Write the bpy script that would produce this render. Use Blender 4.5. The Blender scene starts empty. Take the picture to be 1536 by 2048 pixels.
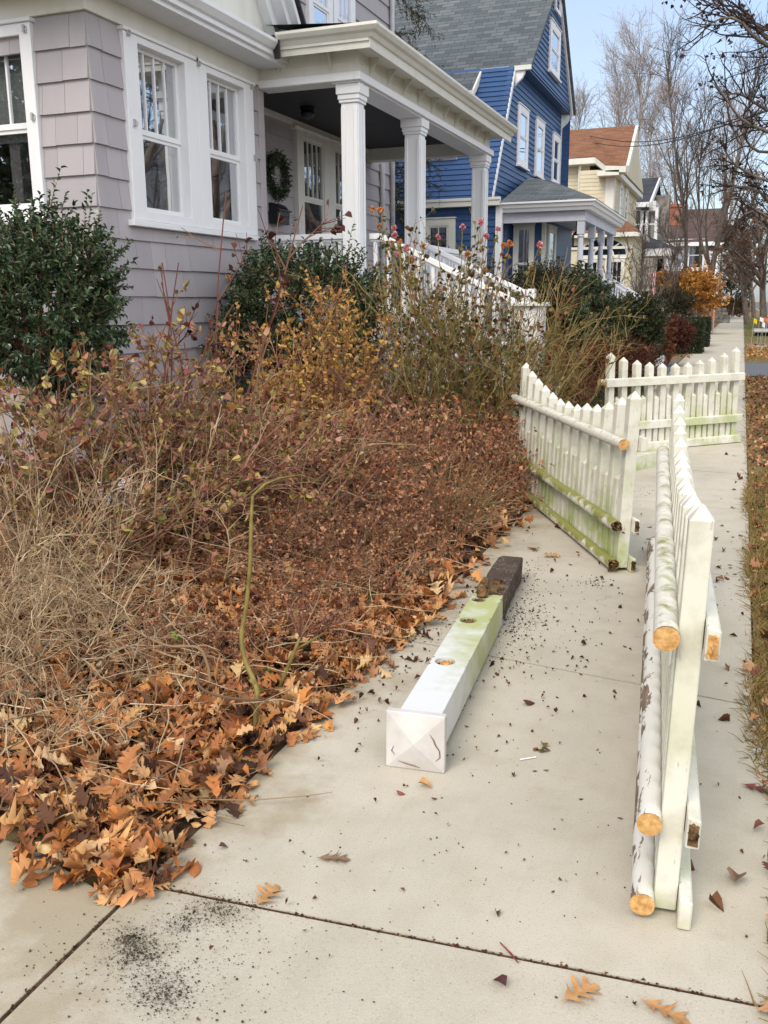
import bpy, math, random
import numpy as np
from mathutils import Vector
S = bpy.context.scene
COL = S.collection
rad = math.radians
R_ = random.Random(7)
G_ = np.random.default_rng(11)

# ------------------------------------------------------------------ camera
F_PX, YAW, PITCH, ROLL, CAM_H = 1830.6, .366346, .225268, .005938, 1.6
def _axes():
    cy, sy, cp, sp, cr, sr = math.cos(YAW), math.sin(YAW), math.cos(PITCH), math.sin(PITCH), math.cos(ROLL), math.sin(ROLL)
    f = np.array([-sy*cp, cy*cp, -sp]); r = np.array([cy, sy, 0.0]); d = -np.cross(r, f)
    return np.array([r*cr + d*sr, d*cr - r*sr, f])
AX = _axes()
CAMP = np.array([0, 0, CAM_H])
def _ray(u, v): return AX.T @ np.array([(u-768)/F_PX, (v-1024)/F_PX, 1.0])
def atG(u, v, z=0.0): d = _ray(u, v); return CAMP + d*((z-CAM_H)/d[2])
def atX(u, v, x): d = _ray(u, v); return CAMP + d*(x/d[0])
def atY(u, v, y): d = _ray(u, v); return CAMP + d*(y/d[1])
def atPlane(u, v, p, n):
    d = _ray(u, v); n = np.array(n, float); return CAMP + d*(np.dot(np.array(p)-CAMP, n)/np.dot(d, n))
def pxm(p): return float(np.dot(AX[2], np.array(p)-CAMP))/F_PX     # metres per pixel at a point
cam = bpy.data.cameras.new('camera'); cam_o = bpy.data.objects.new('camera', cam); COL.objects.link(cam_o)
cam.sensor_fit = 'VERTICAL'; cam.sensor_height = 24; cam.sensor_width = 18; cam.lens = 24*F_PX/2048
cam.clip_start = .05; cam.clip_end = 3000
from mathutils import Matrix
cam_o.matrix_world = Matrix(((AX[0][0], -AX[1][0], -AX[2][0], 0), (AX[0][1], -AX[1][1], -AX[2][1], 0), (AX[0][2], -AX[1][2], -AX[2][2], CAM_H), (0, 0, 0, 1)))
S.camera = cam_o

# ------------------------------------------------------------------ objects
OFF = {}
def tag(o, label=None, cat=None, group=None, kind=None):
    if label: o['label'] = label
    if cat: o['category'] = cat
    if group: o['group'] = group
    if kind: o['kind'] = kind
    return o
def thing(name, label, cat, loc, group=None):
    o = bpy.data.objects.new(name, None); COL.objects.link(o); o.empty_display_size = .1
    o.location = [float(c) for c in loc]; OFF[o.name] = np.array(o.location)
    return tag(o, label, cat, group)
def _link(name, me, mat, parent, loc):
    o = bpy.data.objects.new(name, me); COL.objects.link(o)
    if mat is not None: me.materials.append(mat)
    if parent is not None: o.parent = parent; OFF[o.name] = OFF[parent.name]
    else: o.location = [float(c) for c in loc]; OFF[o.name] = np.array(loc, float)
    return o
def npmesh(name, V, faces, mat, parent=None, loc=(0, 0, 0), smooth=False):
    V = np.asarray(V, np.float32)
    off = OFF[parent.name] if parent is not None else np.array(loc, float)
    V = V - off.astype(np.float32)
    me = bpy.data.meshes.new(name)
    me.vertices.add(len(V)); me.vertices.foreach_set('co', V.ravel())
    faces = [np.asarray(f, np.int32) for f in faces if len(f)]
    loops = np.concatenate([f.ravel() for f in faces]); tot = np.concatenate([np.full(len(f), f.shape[1], np.int32) for f in faces])
    me.loops.add(len(loops)); me.loops.foreach_set('vertex_index', loops)
    me.polygons.add(len(tot)); st = np.zeros(len(tot), np.int32); st[1:] = np.cumsum(tot)[:-1]
    me.polygons.foreach_set('loop_start', st); me.polygons.foreach_set('loop_total', tot)
    me.polygons.foreach_set('use_smooth', np.full(len(tot), smooth))
    me.update(calc_edges=True); me.validate()
    return _link(name, me, mat, parent, loc)

def nrm(v): v = np.asarray(v, float); return v/np.linalg.norm(v)
X_, Y_, Z_ = np.eye(3)
class MB:
    def __init__(s): s.v = []; s.f = []
    def add(s, pts, faces):
        b = len(s.v); s.v += [tuple(float(c) for c in p) for p in pts]; s.f += [tuple(b+i for i in f) for f in faces]; return s
    def ob(s, O, U, V, W, a, b, c):                       # oriented box, ranges along U,V,W
        O, U, V, W = (np.array(q, float) for q in (O, U, V, W))
        p = [O+U*a[i]+V*b[j]+W*c[k] for i, j, k in ((0,0,0),(1,0,0),(1,1,0),(0,1,0),(0,0,1),(1,0,1),(1,1,1),(0,1,1))]
        f = [(0,3,2,1),(4,5,6,7),(0,1,5,4),(1,2,6,5),(2,3,7,6),(3,0,4,7)]
        if np.dot(np.cross(U, V), W) < 0: f = [q[::-1] for q in f]
        return s.add(p, f)
    def box(s, x0, x1, y0, y1, z0, z1): return s.ob((0,0,0), X_, Y_, Z_, (x0, x1), (y0, y1), (z0, z1))
    def poly(s, pts): return s.add(pts, [tuple(range(len(pts)))])
    def prism(s, pts, vec):
        n = len(pts); pts = [np.array(p, float) for p in pts]; vec = np.array(vec, float)
        nn = sum((np.cross(pts[i]-pts[0], pts[i+1]-pts[0]) for i in range(1, n-1)), np.zeros(3))
        if np.dot(nn, vec) > 0: pts = pts[::-1]
        q = pts + [p+vec for p in pts]
        return s.add(q, [tuple(range(n)), tuple(range(2*n-1, n-1, -1))] + [((i+1) % n, i, n+i, n+(i+1) % n) for i in range(n)])
    def tube(s, pts, r, sides=8, caps=True, flat=1.0):
        pts = [np.array(p, float) for p in pts]; n = len(pts)
        if not hasattr(r, '__len__'): r = [r]*n
        b = len(s.v); ref = None
        for i, p in enumerate(pts):
            t = nrm(pts[min(i+1, n-1)]-pts[max(i-1, 0)])
            if ref is None: ref = nrm(np.cross(t, Z_ if abs(t[2]) < .9 else X_))
            ref = nrm(ref - t*np.dot(ref, t)); q = np.cross(t, ref)
            for k in range(sides):
                a = 2*math.pi*k/sides
                s.v.append(tuple(p + (ref*math.cos(a) + q*math.sin(a)*flat)*r[i]))
        for i in range(n-1):
            for k in range(sides):
                k2 = (k+1) % sides
                s.f.append((b+i*sides+k, b+i*sides+k2, b+(i+1)*sides+k2, b+(i+1)*sides+k))
        if caps:
            s.f.append(tuple(b+k for k in range(sides))[::-1]); s.f.append(tuple(b+(n-1)*sides+k for k in range(sides)))
        return s
    def build(s, name, mat, parent=None, loc=(0, 0, 0), bevel=0, smooth=False, seg=1):
        off = OFF[parent.name] if parent is not None else np.array(loc, float)
        V = np.array(s.v) - off
        me = bpy.data.meshes.new(name); me.from_pydata([tuple(p) for p in V], [], s.f)
        uv = me.uv_layers.new(name='metres').data
        for p in me.polygons:                             # planar map in metres, u level and v up the slope
            n = p.normal; u = Vector((0, 0, 1)).cross(n)
            u = u.normalized() if u.length > 1e-3 else Vector((1, 0, 0)); v = n.cross(u)
            for li in p.loop_indices:
                c = me.vertices[me.loops[li].vertex_index].co; uv[li].uv = (c.dot(u), c.dot(v))
            p.use_smooth = smooth
        o = _link(name, me, mat, parent, loc)
        if bevel:
            m = o.modifiers.new('edges', 'BEVEL'); m.width = bevel; m.segments = seg; m.limit_method = 'ANGLE'; m.angle_limit = rad(40)
        return o

# ------------------------------------------------------------------ materials
class NT:
    def __init__(s, name):
        s.m = bpy.data.materials.new(name); s.m.use_nodes = True; s.t = s.m.node_tree; s.n = s.t.nodes
        s.b = s.n['Principled BSDF']; s.out = s.n['Material Output']
    def node(s, ty, props=None, **ins):
        n = s.n.new('ShaderNode'+ty)
        for k, v in (props or {}).items(): setattr(n, k, v)
        for k, v in ins.items(): s.set(n, k.replace('_', ' '), v)
        return n
    def set(s, n, k, v):
        i = n.inputs[int(k)] if k.isdigit() else n.inputs[k]
        if isinstance(v, bpy.types.NodeSocket): s.t.links.new(v, i)
        else:
            if hasattr(i.default_value, '__len__') and len(i.default_value) == 4 and len(v) == 3: v = (*v, 1)
            i.default_value = v
    def co(s, kind='Object', scale=(1, 1, 1)):
        if kind == 'World': v = s.node('NewGeometry').outputs['Position']
        else: v = s.node('TexCoord').outputs[kind]
        if scale == (1, 1, 1): return v
        m = s.node('VectorMath', {'operation': 'MULTIPLY'}); s.t.links.new(v, m.inputs[0]); m.inputs[1].default_value = scale
        return m.outputs[0]
    def noise(s, scale, detail=3, vec=None, rough=.55, dist=0):
        n = s.node('TexNoise', Scale=scale, Detail=detail, Roughness=rough, Distortion=dist)
        s.t.links.new(vec if vec is not None else s.co(), n.inputs['Vector']); return n.outputs['Fac']
    def ramp(s, fac, stops, mode='LINEAR'):
        n = s.node('ValToRGB'); n.color_ramp.interpolation = mode; e = n.color_ramp.elements
        while len(e) < len(stops): e.new(.5)
        for k, (p, c) in enumerate(stops):
            e[k].position = p; e[k].color = (*c, 1) if hasattr(c, '__len__') else (c, c, c, 1)
        s.t.links.new(fac, n.inputs[0]); return n.outputs[0]
    def mix(s, fac, a, b, blend='MIX'):
        n = s.node('Mix', {'data_type': 'RGBA', 'blend_type': blend})
        for i, v in ((0, fac), (6, a), (7, b)):
            if isinstance(v, bpy.types.NodeSocket): s.t.links.new(v, n.inputs[i])
            else: n.inputs[i].default_value = v if not hasattr(v, '__len__') else (*v, 1) if len(v) == 3 else v
        return n.outputs[2]
    def math(s, op, a, b=0.0):
        n = s.node('Math', {'operation': op})
        for i, v in ((0, a), (1, b)):
            if isinstance(v, bpy.types.NodeSocket): s.t.links.new(v, n.inputs[i])
            else: n.inputs[i].default_value = v
        return n.outputs[0]
    def island(s): return s.node('NewGeometry').outputs['Random Per Island']
    def bump(s, h, strength=.3, dist=.01):
        n = s.node('Bump', Strength=strength, Distance=dist); s.t.links.new(h, n.inputs['Height']); s.t.links.new(n.outputs[0], s.b.inputs['Normal']); return n
    def done(s, col=None, rough=.6, spec=.3, **kw):
        if col is not None: s.set(s.b, 'Base Color', col)
        s.set(s.b, 'Roughness', rough); s.set(s.b, 'Specular IOR Level', spec)
        for k, v in kw.items(): s.set(s.b, k.replace('_', ' '), v)
        return s.m
def simple(name, c1, c2=None, scale=8, rough=.6, spec=.3, bump=0, bscale=60, stretch=(1, 1, 1), lo=.35, hi=.65):
    t = NT(name); v = t.co('Object', stretch)
    col = t.ramp(t.noise(scale, 4, v), [(lo, c1), (hi, c2 or tuple(c*.85 for c in c1))])
    if bump: t.bump(t.noise(bscale, 3, v), bump, .006)
    return t.done(col, rough, spec)
def islands(name, cols, rough=.6, spec=.3, trans=0, vary=.25, mode='LINEAR'):
    t = NT(name); n = len(cols)
    c = t.ramp(t.island(), [((k+.5*(mode == 'LINEAR'))/n, q) for k, q in enumerate(cols)], mode)
    c = t.mix(t.math('MULTIPLY', t.noise(35, 2), vary), c, (.05, .03, .02))
    m = t.done(c, rough, spec)
    if trans:
        tr = t.node('BsdfTranslucent'); t.t.links.new(c, tr.inputs[0]); mx = t.node('MixShader', Fac=trans)
        t.t.links.new(t.b.outputs[0], mx.inputs[1]); t.t.links.new(tr.outputs[0], mx.inputs[2]); t.t.links.new(mx.outputs[0], t.out.inputs[0])
    return m

M = {}
def concrete(name, base=(.45, .412, .33), fine=1.0):
    t = NT(name); w = t.co('World')
    big = t.noise(.9, 5, w, .6, .4); mid = t.noise(6, 4, w); sp = t.noise(170, 3, w); grit = t.noise(260, 2, w)
    b = np.array(base)
    c = t.ramp(big, [(.3, tuple(b*.86)), (.5, tuple(b)), (.72, tuple(b*np.array([1.10, 1.10, 1.13])))])
    c = t.mix(t.ramp(mid, [(.46, 0.0), (.72, .38)]), c, tuple(b*np.array([.74, .71, .62])))
    c = t.mix(t.ramp(sp, [(.33, .5), (.43, 0.0)]), c, tuple(b*.55))
    c = t.mix(t.ramp(grit, [(.60, 0.0), (.72, .5)]), c, tuple(b*1.45))
    str_ = t.noise(1.2, 5, t.co('World', (30, 1.2, 1)), .6)
    c = t.mix(t.ramp(str_, [(.56, 0.0), (.75, .18)]), c, tuple(b*.7))
    sx = t.node('SeparateXYZ'); t.t.links.new(w, sx.inputs[0]); eg = t.node('MapRange', From_Min=-1.05, From_Max=-1.47, To_Min=-.12, To_Max=.22); t.t.links.new(sx.outputs[0], eg.inputs[0])
    c = t.mix(t.ramp(t.math('ADD', t.noise(3.5, 5, w, .65), eg.outputs[0]), [(.50, 0.0), (.72, .7)]), c, tuple(b*np.array([.62, .55, .42])))
    c = t.mix(t.math('MULTIPLY', t.island(), .16), c, tuple(b*.72))
    cr = t.node('TexVoronoi', {'feature': 'DISTANCE_TO_EDGE'}, Scale=.55); wv = t.node('VectorMath', {'operation': 'ADD'}); t.t.links.new(w, wv.inputs[0]); nzc = t.node('TexNoise', Scale=2.5, Detail=5); t.t.links.new(w, nzc.inputs['Vector']); t.t.links.new(nzc.outputs['Color'], wv.inputs[1]); t.t.links.new(wv.outputs[0], cr.inputs['Vector'])
    ck = t.math('MULTIPLY', t.ramp(cr.outputs['Distance'], [(.0, 1.0), (.0035, 0.0)]), t.ramp(t.noise(.8, 2, w), [(.54, 0.0), (.62, .6)]))
    c = t.mix(ck, c, tuple(b*.3))
    h = t.math('ADD', t.math('MULTIPLY', grit, .5), sp)
    t.bump(h, .35*fine, .003)
    return t.done(c, .85, .25)
M['concrete'] = concrete('concrete')
M['concrete_far'] = concrete('concrete_cool', (.40, .39, .37))
M['asphalt'] = simple('asphalt', (.09, .095, .10), (.15, .155, .16), 30, .9, .2, .4, 300)
M['soil'] = simple('soil', (.030, .021, .014), (.075, .05, .032), 9, .95, .1, .8, 60)
M['crumb'] = simple('crumb_soil', (.022, .016, .011), (.075, .054, .036), 25, .95, .15)
M['lawn'] = simple('lawn', (.14, .11, .05), (.22, .165, .085), 3, .95, .1, .5, 120)
M['gravel'] = simple('pale_gravel', (.42, .42, .43), (.74, .74, .76), 45, .9, .2, .6, 80)
def paint(name, c, dirt=(.40, .42, .34), amt=.35, scale=5, rough=.45):
    t = NT(name); v = t.co('World')
    s1 = t.noise(scale, 5, t.co('World', (1, 1, .35)), .65)
    col = t.mix(t.ramp(s1, [(.45, 0.0), (.75, amt)]), c, dirt)
    t.bump(t.noise(90, 2, v), .12, .004)
    return t.done(col, rough, .4)
M['white'] = paint('white_trim', (.70, .71, .72), (.55, .55, .53), .4)
M['cream'] = paint('cream_trim', (.66, .65, .58), (.46, .43, .36), .35)
M['whitebright'] = paint('bright_white_trim', (.74, .74, .745), (.62, .62, .6), .25)
def fencepaint(name, algae=.55, grey=.4):
    t = NT(name); v = t.co('World')
    n1 = t.noise(7, 5, v, .65); n2 = t.noise(3.2, 4, v, .6); z = t.node('SeparateXYZ'); t.t.links.new(v, z.inputs[0])
    zz = t.node('MapRange', From_Min=.02, From_Max=.75, To_Min=1.0, To_Max=.12); t.t.links.new(z.outputs[2], zz.inputs[0])
    col = t.mix(t.ramp(n1, [(.48, 0.0), (.78, grey)]), (.63, .61, .52), (.37, .345, .27))
    g = t.math('MULTIPLY', t.ramp(n2, [(.42, 0.0), (.62, 1.0)]), zz.outputs[0])
    col = t.mix(t.math('MULTIPLY', g, algae), col, (.30, .36, .10))
    ck = t.noise(60, 4, t.co('World', (1, 1, .2)), .7)
    col = t.mix(t.ramp(ck, [(.62, 0.0), (.68, .6)]), col, (.25, .22, .17))
    t.bump(t.math('ADD', t.noise(50, 3, t.co('World', (1, 1, .15))), n1), .3, .006)
    return t.done(col, .6, .3)
M['fence_old'] = fencepaint('weathered_white_paint', 1.0, .7)
M['fence'] = fencepaint('white_fence_paint', .6, .75)
M['fence_back'] = fencepaint('dull_white_fence_paint', .9, .75)
def mossrail(name, moss):
    t = NT(name); v = t.co('World'); n1 = t.noise(9, 5, v, .65, .5); n2 = t.noise(30, 4, v, .7)
    geo = t.node('NewGeometry'); sx = t.node('SeparateXYZ'); t.t.links.new(geo.outputs['Normal'], sx.inputs[0])
    col = t.mix(t.ramp(n2, [(.5, 0.0), (.72, .5)]), (.62, .60, .51), (.33, .30, .24))
    up = t.math('ADD', t.math('MULTIPLY', sx.outputs[2], .18), n1)
    col = t.mix(t.ramp(up, [(moss, 0.0), (moss+.16, .92)]), col, (.20, .205, .028))
    col = t.mix(t.ramp(n2, [(.62, 0.0), (.68, .7)]), col, (.16, .13, .09))
    t.bump(t.math('ADD', n2, n1), .5, .008)
    return t.done(col, .75, .2)
M['rail_moss'] = mossrail('mossy_white_rail', .44)
M['rail_light'] = mossrail('slightly_mossy_rail', .68)
M['rail_bare'] = None
def peeled(name):
    t = NT(name); v = t.co('World'); n1 = t.noise(7, 5, t.co('World', (3, .7, 1)), .7, .6); n2 = t.noise(70, 3, t.co('World', (1, .08, 1)))
    wood = t.ramp(n2, [(.3, (.12, .085, .055)), (.7, (.27, .205, .145))])
    nx = t.node('SeparateXYZ'); t.t.links.new(t.node('NewGeometry').outputs['Normal'], nx.inputs[0]); n1 = t.math('ADD', n1, t.math('MULTIPLY', nx.outputs[0], .13))
    col = t.mix(t.ramp(n1, [(.375, 0.0), (.395, 1.0)]), wood, (.63, .61, .55))
    t.bump(t.math('ADD', n1, t.math('MULTIPLY', n2, .4)), .6, .006)
    return t.done(col, .75, .2)
M['rail_peeled'] = peeled('peeling_painted_wood')
M['endgrain'] = simple('sawn_end_grain', (.40, .20, .06), (.60, .37, .15), 55, .8, .2, .4, 120)
M['rot'] = simple('rotten_wood', (.03, .018, .010), (.20, .12, .055), 40, .95, .1, 1, 90)
def graywood(name):
    t = NT(name); v = t.co('Object'); n = t.noise(6, 5, v, .7, .6); n2 = t.noise(60, 4, v)
    col = t.ramp(n, [(.3, (.035, .024, .018)), (.55, (.085, .062, .048)), (.68, (.14, .115, .095))])
    col = t.mix(t.ramp(n2, [(.60, 0.0), (.68, .6)]), col, (.36, .33, .30))
    t.bump(t.math('ADD', n, n2), .9, .012); return t.done(col, .9, .15)
M['darkwood'] = graywood('damp_dark_wood')
def siding(name, c, vary=.1, rough=.55):
    t = NT(name); c = np.array(c)
    col = t.ramp(t.island(), [(0, tuple(c*(1-vary))), (1, tuple(c*(1+vary)))])
    col = t.mix(t.ramp(t.noise(3, 4, t.co('World', (1, 1, .3))), [(.45, 0.0), (.75, .35)]), col, tuple(c*.68))
    t.bump(t.noise(60, 3, t.co('World', (4, 4, .5))), .14, .004)
    return t.done(col, rough, .3)
M['gray'] = siding('mauve_grey_shingle', (.375, .345, .352), .07)
M['blue'] = siding('blue_clapboard', (.036, .082, .19), .06, .4)
M['yellow'] = siding('yellow_clapboard', (.58, .52, .37), .04)
M['whitesiding'] = siding('white_clapboard', (.55, .55, .54), .05)
M['brownsiding'] = siding('brown_clapboard', (.16, .125, .10), .08)
M['beigewall'] = simple('pale_yellow_board', (.60, .54, .38), (.55, .49, .34), 2)
def roofmat(name, a, b, gap, w=.33, h=.15):
    t = NT(name); br = t.node('TexBrick', {'offset': .37, 'squash': 1.0}, Scale=1.0, Mortar_Size=.008, Mortar_Smooth=.2, Brick_Width=w, Row_Height=h, Bias=0.0)
    t.set(br, 'Color1', a); t.set(br, 'Color2', b); t.set(br, 'Mortar', gap)
    t.t.links.new(t.co('UV'), br.inputs['Vector'])
    col = t.mix(t.ramp(t.noise(1.2, 4, t.co('UV')), [(.35, 0.0), (.7, .35)]), br.outputs[0], tuple(np.array(a)*.65))
    col = t.mix(.25, col, t.ramp(t.noise(160, 2, t.co('UV')), [(.3, tuple(np.array(a)*.5)), (.7, tuple(np.array(b)*1.3))]))
    sep = t.node('SeparateXYZ'); t.t.links.new(t.co('UV'), sep.inputs[0])
    saw = t.math('FRACT', t.math('DIVIDE', sep.outputs[1], h))
    t.bump(t.math('SUBTRACT', 1.0, saw), .55, .02); return t.done(col, .9, .15)
M['roof_gray'] = roofmat('grey_shingle_roof', (.060, .072, .080), (.150, .165, .170), (.018, .022, .026))
M['roof_brown'] = roofmat('brown_shingle_roof', (.15, .068, .036), (.27, .13, .07), (.06, .026, .016), .4, .17)
M['roof_dark'] = roofmat('dark_shingle_roof', (.035, .038, .045), (.07, .073, .08), (.015, .016, .018), .5, .25)
M['roof_rust'] = roofmat('dark_brown_roof', (.075, .052, .045), (.11, .08, .07), (.03, .022, .02), .5, .25)
M['brick'] = roofmat('red_brick', (.28, .085, .05), (.36, .13, .08), (.30, .26, .22), .22, .075)
M['stone'] = simple('field_stone', (.12, .11, .10), (.28, .26, .23), 4, .9, .2, .8, 12)
M['black'] = simple('black_metal', (.008, .008, .009), (.016, .016, .017), 20, .35, .5)
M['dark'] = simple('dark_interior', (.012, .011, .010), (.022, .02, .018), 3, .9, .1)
M['ceil'] = simple('shade_dark_ceiling', (.022, .021, .022), (.030, .028, .029), 6, .6, .3)  # near-black colour stands in for the deep shade under the porch roof
M['tan_int'] = simple('warm_wood_interior', (.16, .075, .03), (.24, .12, .05), 5, .6, .2)
M['curtain'] = simple('white_curtain', (.60, .61, .60), (.50, .51, .50), 6, .9, .1)
M['greyblue'] = simple('grey_lavender_board', (.50, .51, .56), (.44, .45, .50), 4)
M['cable'] = simple('black_cable', (.02, .02, .022), (.03, .03, .03), 4)
M['steel'] = simple('galvanised_post', (.45, .45, .44), (.35, .35, .34), 9, .5, .4)
def glass(name, refl=.38, tint=(.86, .89, .89), opaque=None):
    t = NT(name); g = t.node('BsdfGlossy', Roughness=.015); t.set(g, 'Color', (.95, .97, 1.0))
    bn = t.node('Bump', Strength=.05, Distance=.02); t.t.links.new(t.noise(1.6, 2), bn.inputs['Height']); t.t.links.new(bn.outputs[0], g.inputs['Normal'])
    if opaque: o = t.node('BsdfDiffuse'); t.set(o, 'Color', opaque)
    else: o = t.node('BsdfTransparent'); t.set(o, 'Color', tint)
    mx = t.node('MixShader', Fac=refl); t.t.links.new(o.outputs[0], mx.inputs[1]); t.t.links.new(g.outputs[0], mx.inputs[2]); t.t.links.new(mx.outputs[0], t.out.inputs[0])
    return t.m
M['glass'] = glass('window_glass', .6)
M['glassdark'] = glass('dark_window_glass', .5, opaque=(.012, .013, .014))
M['glassup'] = glass('sky_window_glass', .75, opaque=(.05, .06, .07))

# ------------------------------------------------------------------ building helpers
def courses(mb, O, U, V, N, L, Rr, h0, h1, exp, t=.014, holes=(), seam=None, rng=R_):
    """lapped boards: each course a wedge whose lower edge stands proud; L(h), Rr(h) are its ends; seam=(lo,hi) cuts it into shingles"""
    O, U, V, N = (np.array(q, float) for q in (O, U, V, N)); h = h1
    Lf = L if callable(L) else (lambda q: L); Rf = Rr if callable(Rr) else (lambda q: Rr)
    while h > h0+1e-4:
        b = max(h0, h-exp); tp = h; m = (b+tp)/2; segs = [(Lf(b), Rf(b), Lf(tp), Rf(tp))]
        for (a0, a1, c0, c1) in holes:
            if c0 < m < c1:
                new = []
                for (p, q, p2, q2) in segs:
                    if a1 <= p or a0 >= q: new.append((p, q, p2, q2)); continue
                    if a0 > p: new.append((p, a0, p2, a0))
                    if a1 < q: new.append((a1, q, a1, q2))
                segs = new
        for (p, q, p2, q2) in segs:
            cuts = [p]
            if seam:
                x = p
                while True:
                    x += rng.uniform(*seam)
                    if x > q-.06: break
                    cuts.append(x)
            cuts.append(q)
            for k in range(len(cuts)-1):
                s0, s1 = cuts[k], cuts[k+1]; g = .0015 if seam else 0
                u0 = s0+g if k else p; u1 = s1-g if k < len(cuts)-2 else q
                v0 = u0 if k else p2; v1 = u1 if k < len(cuts)-2 else q2
                dt = rng.uniform(-.002, .002) if seam else 0; db = rng.uniform(-.003, .003) if seam else 0
                bb = O+V*(b-.012+db); tt = O+V*tp
                pts = [bb+U*u0-N*.01, bb+U*u1-N*.01, tt+U*v1-N*.01, tt+U*v0-N*.01, bb+U*u0+N*(t+dt), bb+U*u1+N*(t+dt), tt+U*v1+N*.002, tt+U*v0+N*.002]
                f = [(4,5,6,7),(0,1,5,4),(1,2,6,5),(3,0,4,7)]
                if np.dot(np.cross(U, V), N) < 0: f = [q_[::-1] for q_ in f]
                mb.add(pts, f)
        h = b
def holewall(mb, O, U, V, N, w0, w1, h0, h1, holes, th=.12):
    us = sorted({w0, w1, *[x for q in holes for x in q[:2]]}); hs = sorted({h0, h1, *[x for q in holes for x in q[2:]]})
    for i in range(len(us)-1):
        for j in range(len(hs)-1):
            mu, mh = (us[i]+us[i+1])/2, (hs[j]+hs[j+1])/2
            if any(q[0] < mu < q[1] and q[2] < mh < q[3] for q in holes): continue
            mb.ob(O, U, V, N, (us[i], us[i+1]), (hs[j], hs[j+1]), (-th, -.012))
def window(house, O, U, N, w, h, mat='white', cas=.1, cb=None, ct=None, pr=.035, gl='glassdark', split=.5, mun=0, V=Z_, sill=True, deep=0.0, rail=True, hmun=0, sub=True):
    """a double-hung window; O is the lower outer corner of its casing, U along the wall, N outwards"""
    O, U, V, N = (np.array(q, float) for q in (O, U, V, N)); b = MB(); d = -max(deep, .01); pr = pr if deep else pr+.028; cb = cas*.7 if cb is None else cb; ct = cas if ct is None else ct
    b.ob(O, U, V, N, (0, cas), (0, h), (d, pr)); b.ob(O, U, V, N, (w-cas, w), (0, h), (d, pr))
    b.ob(O, U, V, N, (cas, w-cas), (h-ct, h), (d, pr)); b.ob(O, U, V, N, (cas, w-cas), (0, cb), (d, pr))
    b.ob(O, U, V, N, (-.02, w+.02), (h, h+.03), (d, pr+.02))
    fr = b.build('window', M[mat], house, bevel=.004)
    if sill: MB().ob(O, U, V, N, (-.04, w+.04), (-.05, -.001), (d, pr+.045)).build('sill', M[mat], fr, bevel=.004)
    x0, x1, z0, z1 = cas, w-cas, cb, h-ct; zm = z0+(z1-z0)*(1-split); s = .045*min(1, w/.7)
    g0 = d+.004 if deep else .018
    sb = MB()
    for a, c, off in ((z0, zm, 0), (zm, z1, .012)):
        sb.ob(O, U, V, N, (x0, x0+s), (a, c), (g0, g0+.024+off)); sb.ob(O, U, V, N, (x1-s, x1), (a, c), (g0, g0+.024+off))
        sb.ob(O, U, V, N, (x0+s, x1-s), (a, a+s), (g0, g0+.024+off)); sb.ob(O, U, V, N, (x0+s, x1-s), (c-s*.7, c), (g0, g0+.024+off))
    sb.build('sash', M[mat], fr)
    if mun or hmun:
        mbn = MB()
        for k in range(mun):
            u = x0+s+(x1-x0-2*s)*(k+1)/(mun+1); mbn.ob(O, U, V, N, (u-.009, u+.009), (zm+s, z1-s*.7), (g0+.008, g0+.026))
        for k in range(hmun):
            q = zm+s+(z1-s*.7-zm-s)*(k+1)/(hmun+1); mbn.ob(O, U, V, N, (x0+s, x1-s), (q-.009, q+.009), (g0+.008, g0+.025))
        mbn.build('muntin', M[mat], fr)
    p = MB()
    p.poly([O+U*(x0+.01)+V*(z0+.01)+N*(g0+.012), O+U*(x1-.01)+V*(z0+.01)+N*(g0+.012), O+U*(x1-.01)+V*(z1-.01)+N*(g0+.012), O+U*(x0+.01)+V*(z1-.01)+N*(g0+.012)])
    p.build('pane', M[gl], fr)
    return fr
# ------------------------------------------------------------------ vegetation helpers
def nz(a): return a/np.maximum(np.linalg.norm(a, axis=-1, keepdims=True), 1e-9)
def grow(g, P0, D0, L, K=6, wob=.12, trop=0.0):
    P0 = np.asarray(P0, float); D = nz(np.asarray(D0, float)); N = len(P0); seg = (np.asarray(L, float)*np.ones(N))[:, None]/(K-1); out = [P0]
    for k in range(K-1):
        D = D + g.normal(0, wob, (N, 3)); D[:, 2] += trop; D = nz(D); out.append(out[-1]+D*seg)
    return np.stack(out, 1)
def lerp_lines(lines, idx, t):
    K = lines.shape[1]; f = t*(K-1); i = np.minimum(f.astype(int), K-2); fr = (f-i)[:, None]
    a, b = lines[idx, i], lines[idx, i+1]; return a*(1-fr)+b*fr, nz(b-a)
def spawn(g, lines, n, t0=.3, t1=1.0, ang=.7, var=.25, idx=None):
    idx = g.integers(0, len(lines), n) if idx is None else idx
    t = g.uniform(t0, t1, n); P, T = lerp_lines(lines, idx, t)
    r = nz(np.cross(T, g.normal(0, 1, (n, 3)))); a = g.normal(ang, var, n)[:, None]
    return P, nz(T*np.cos(a)+r*np.sin(a)), t, idx
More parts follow.
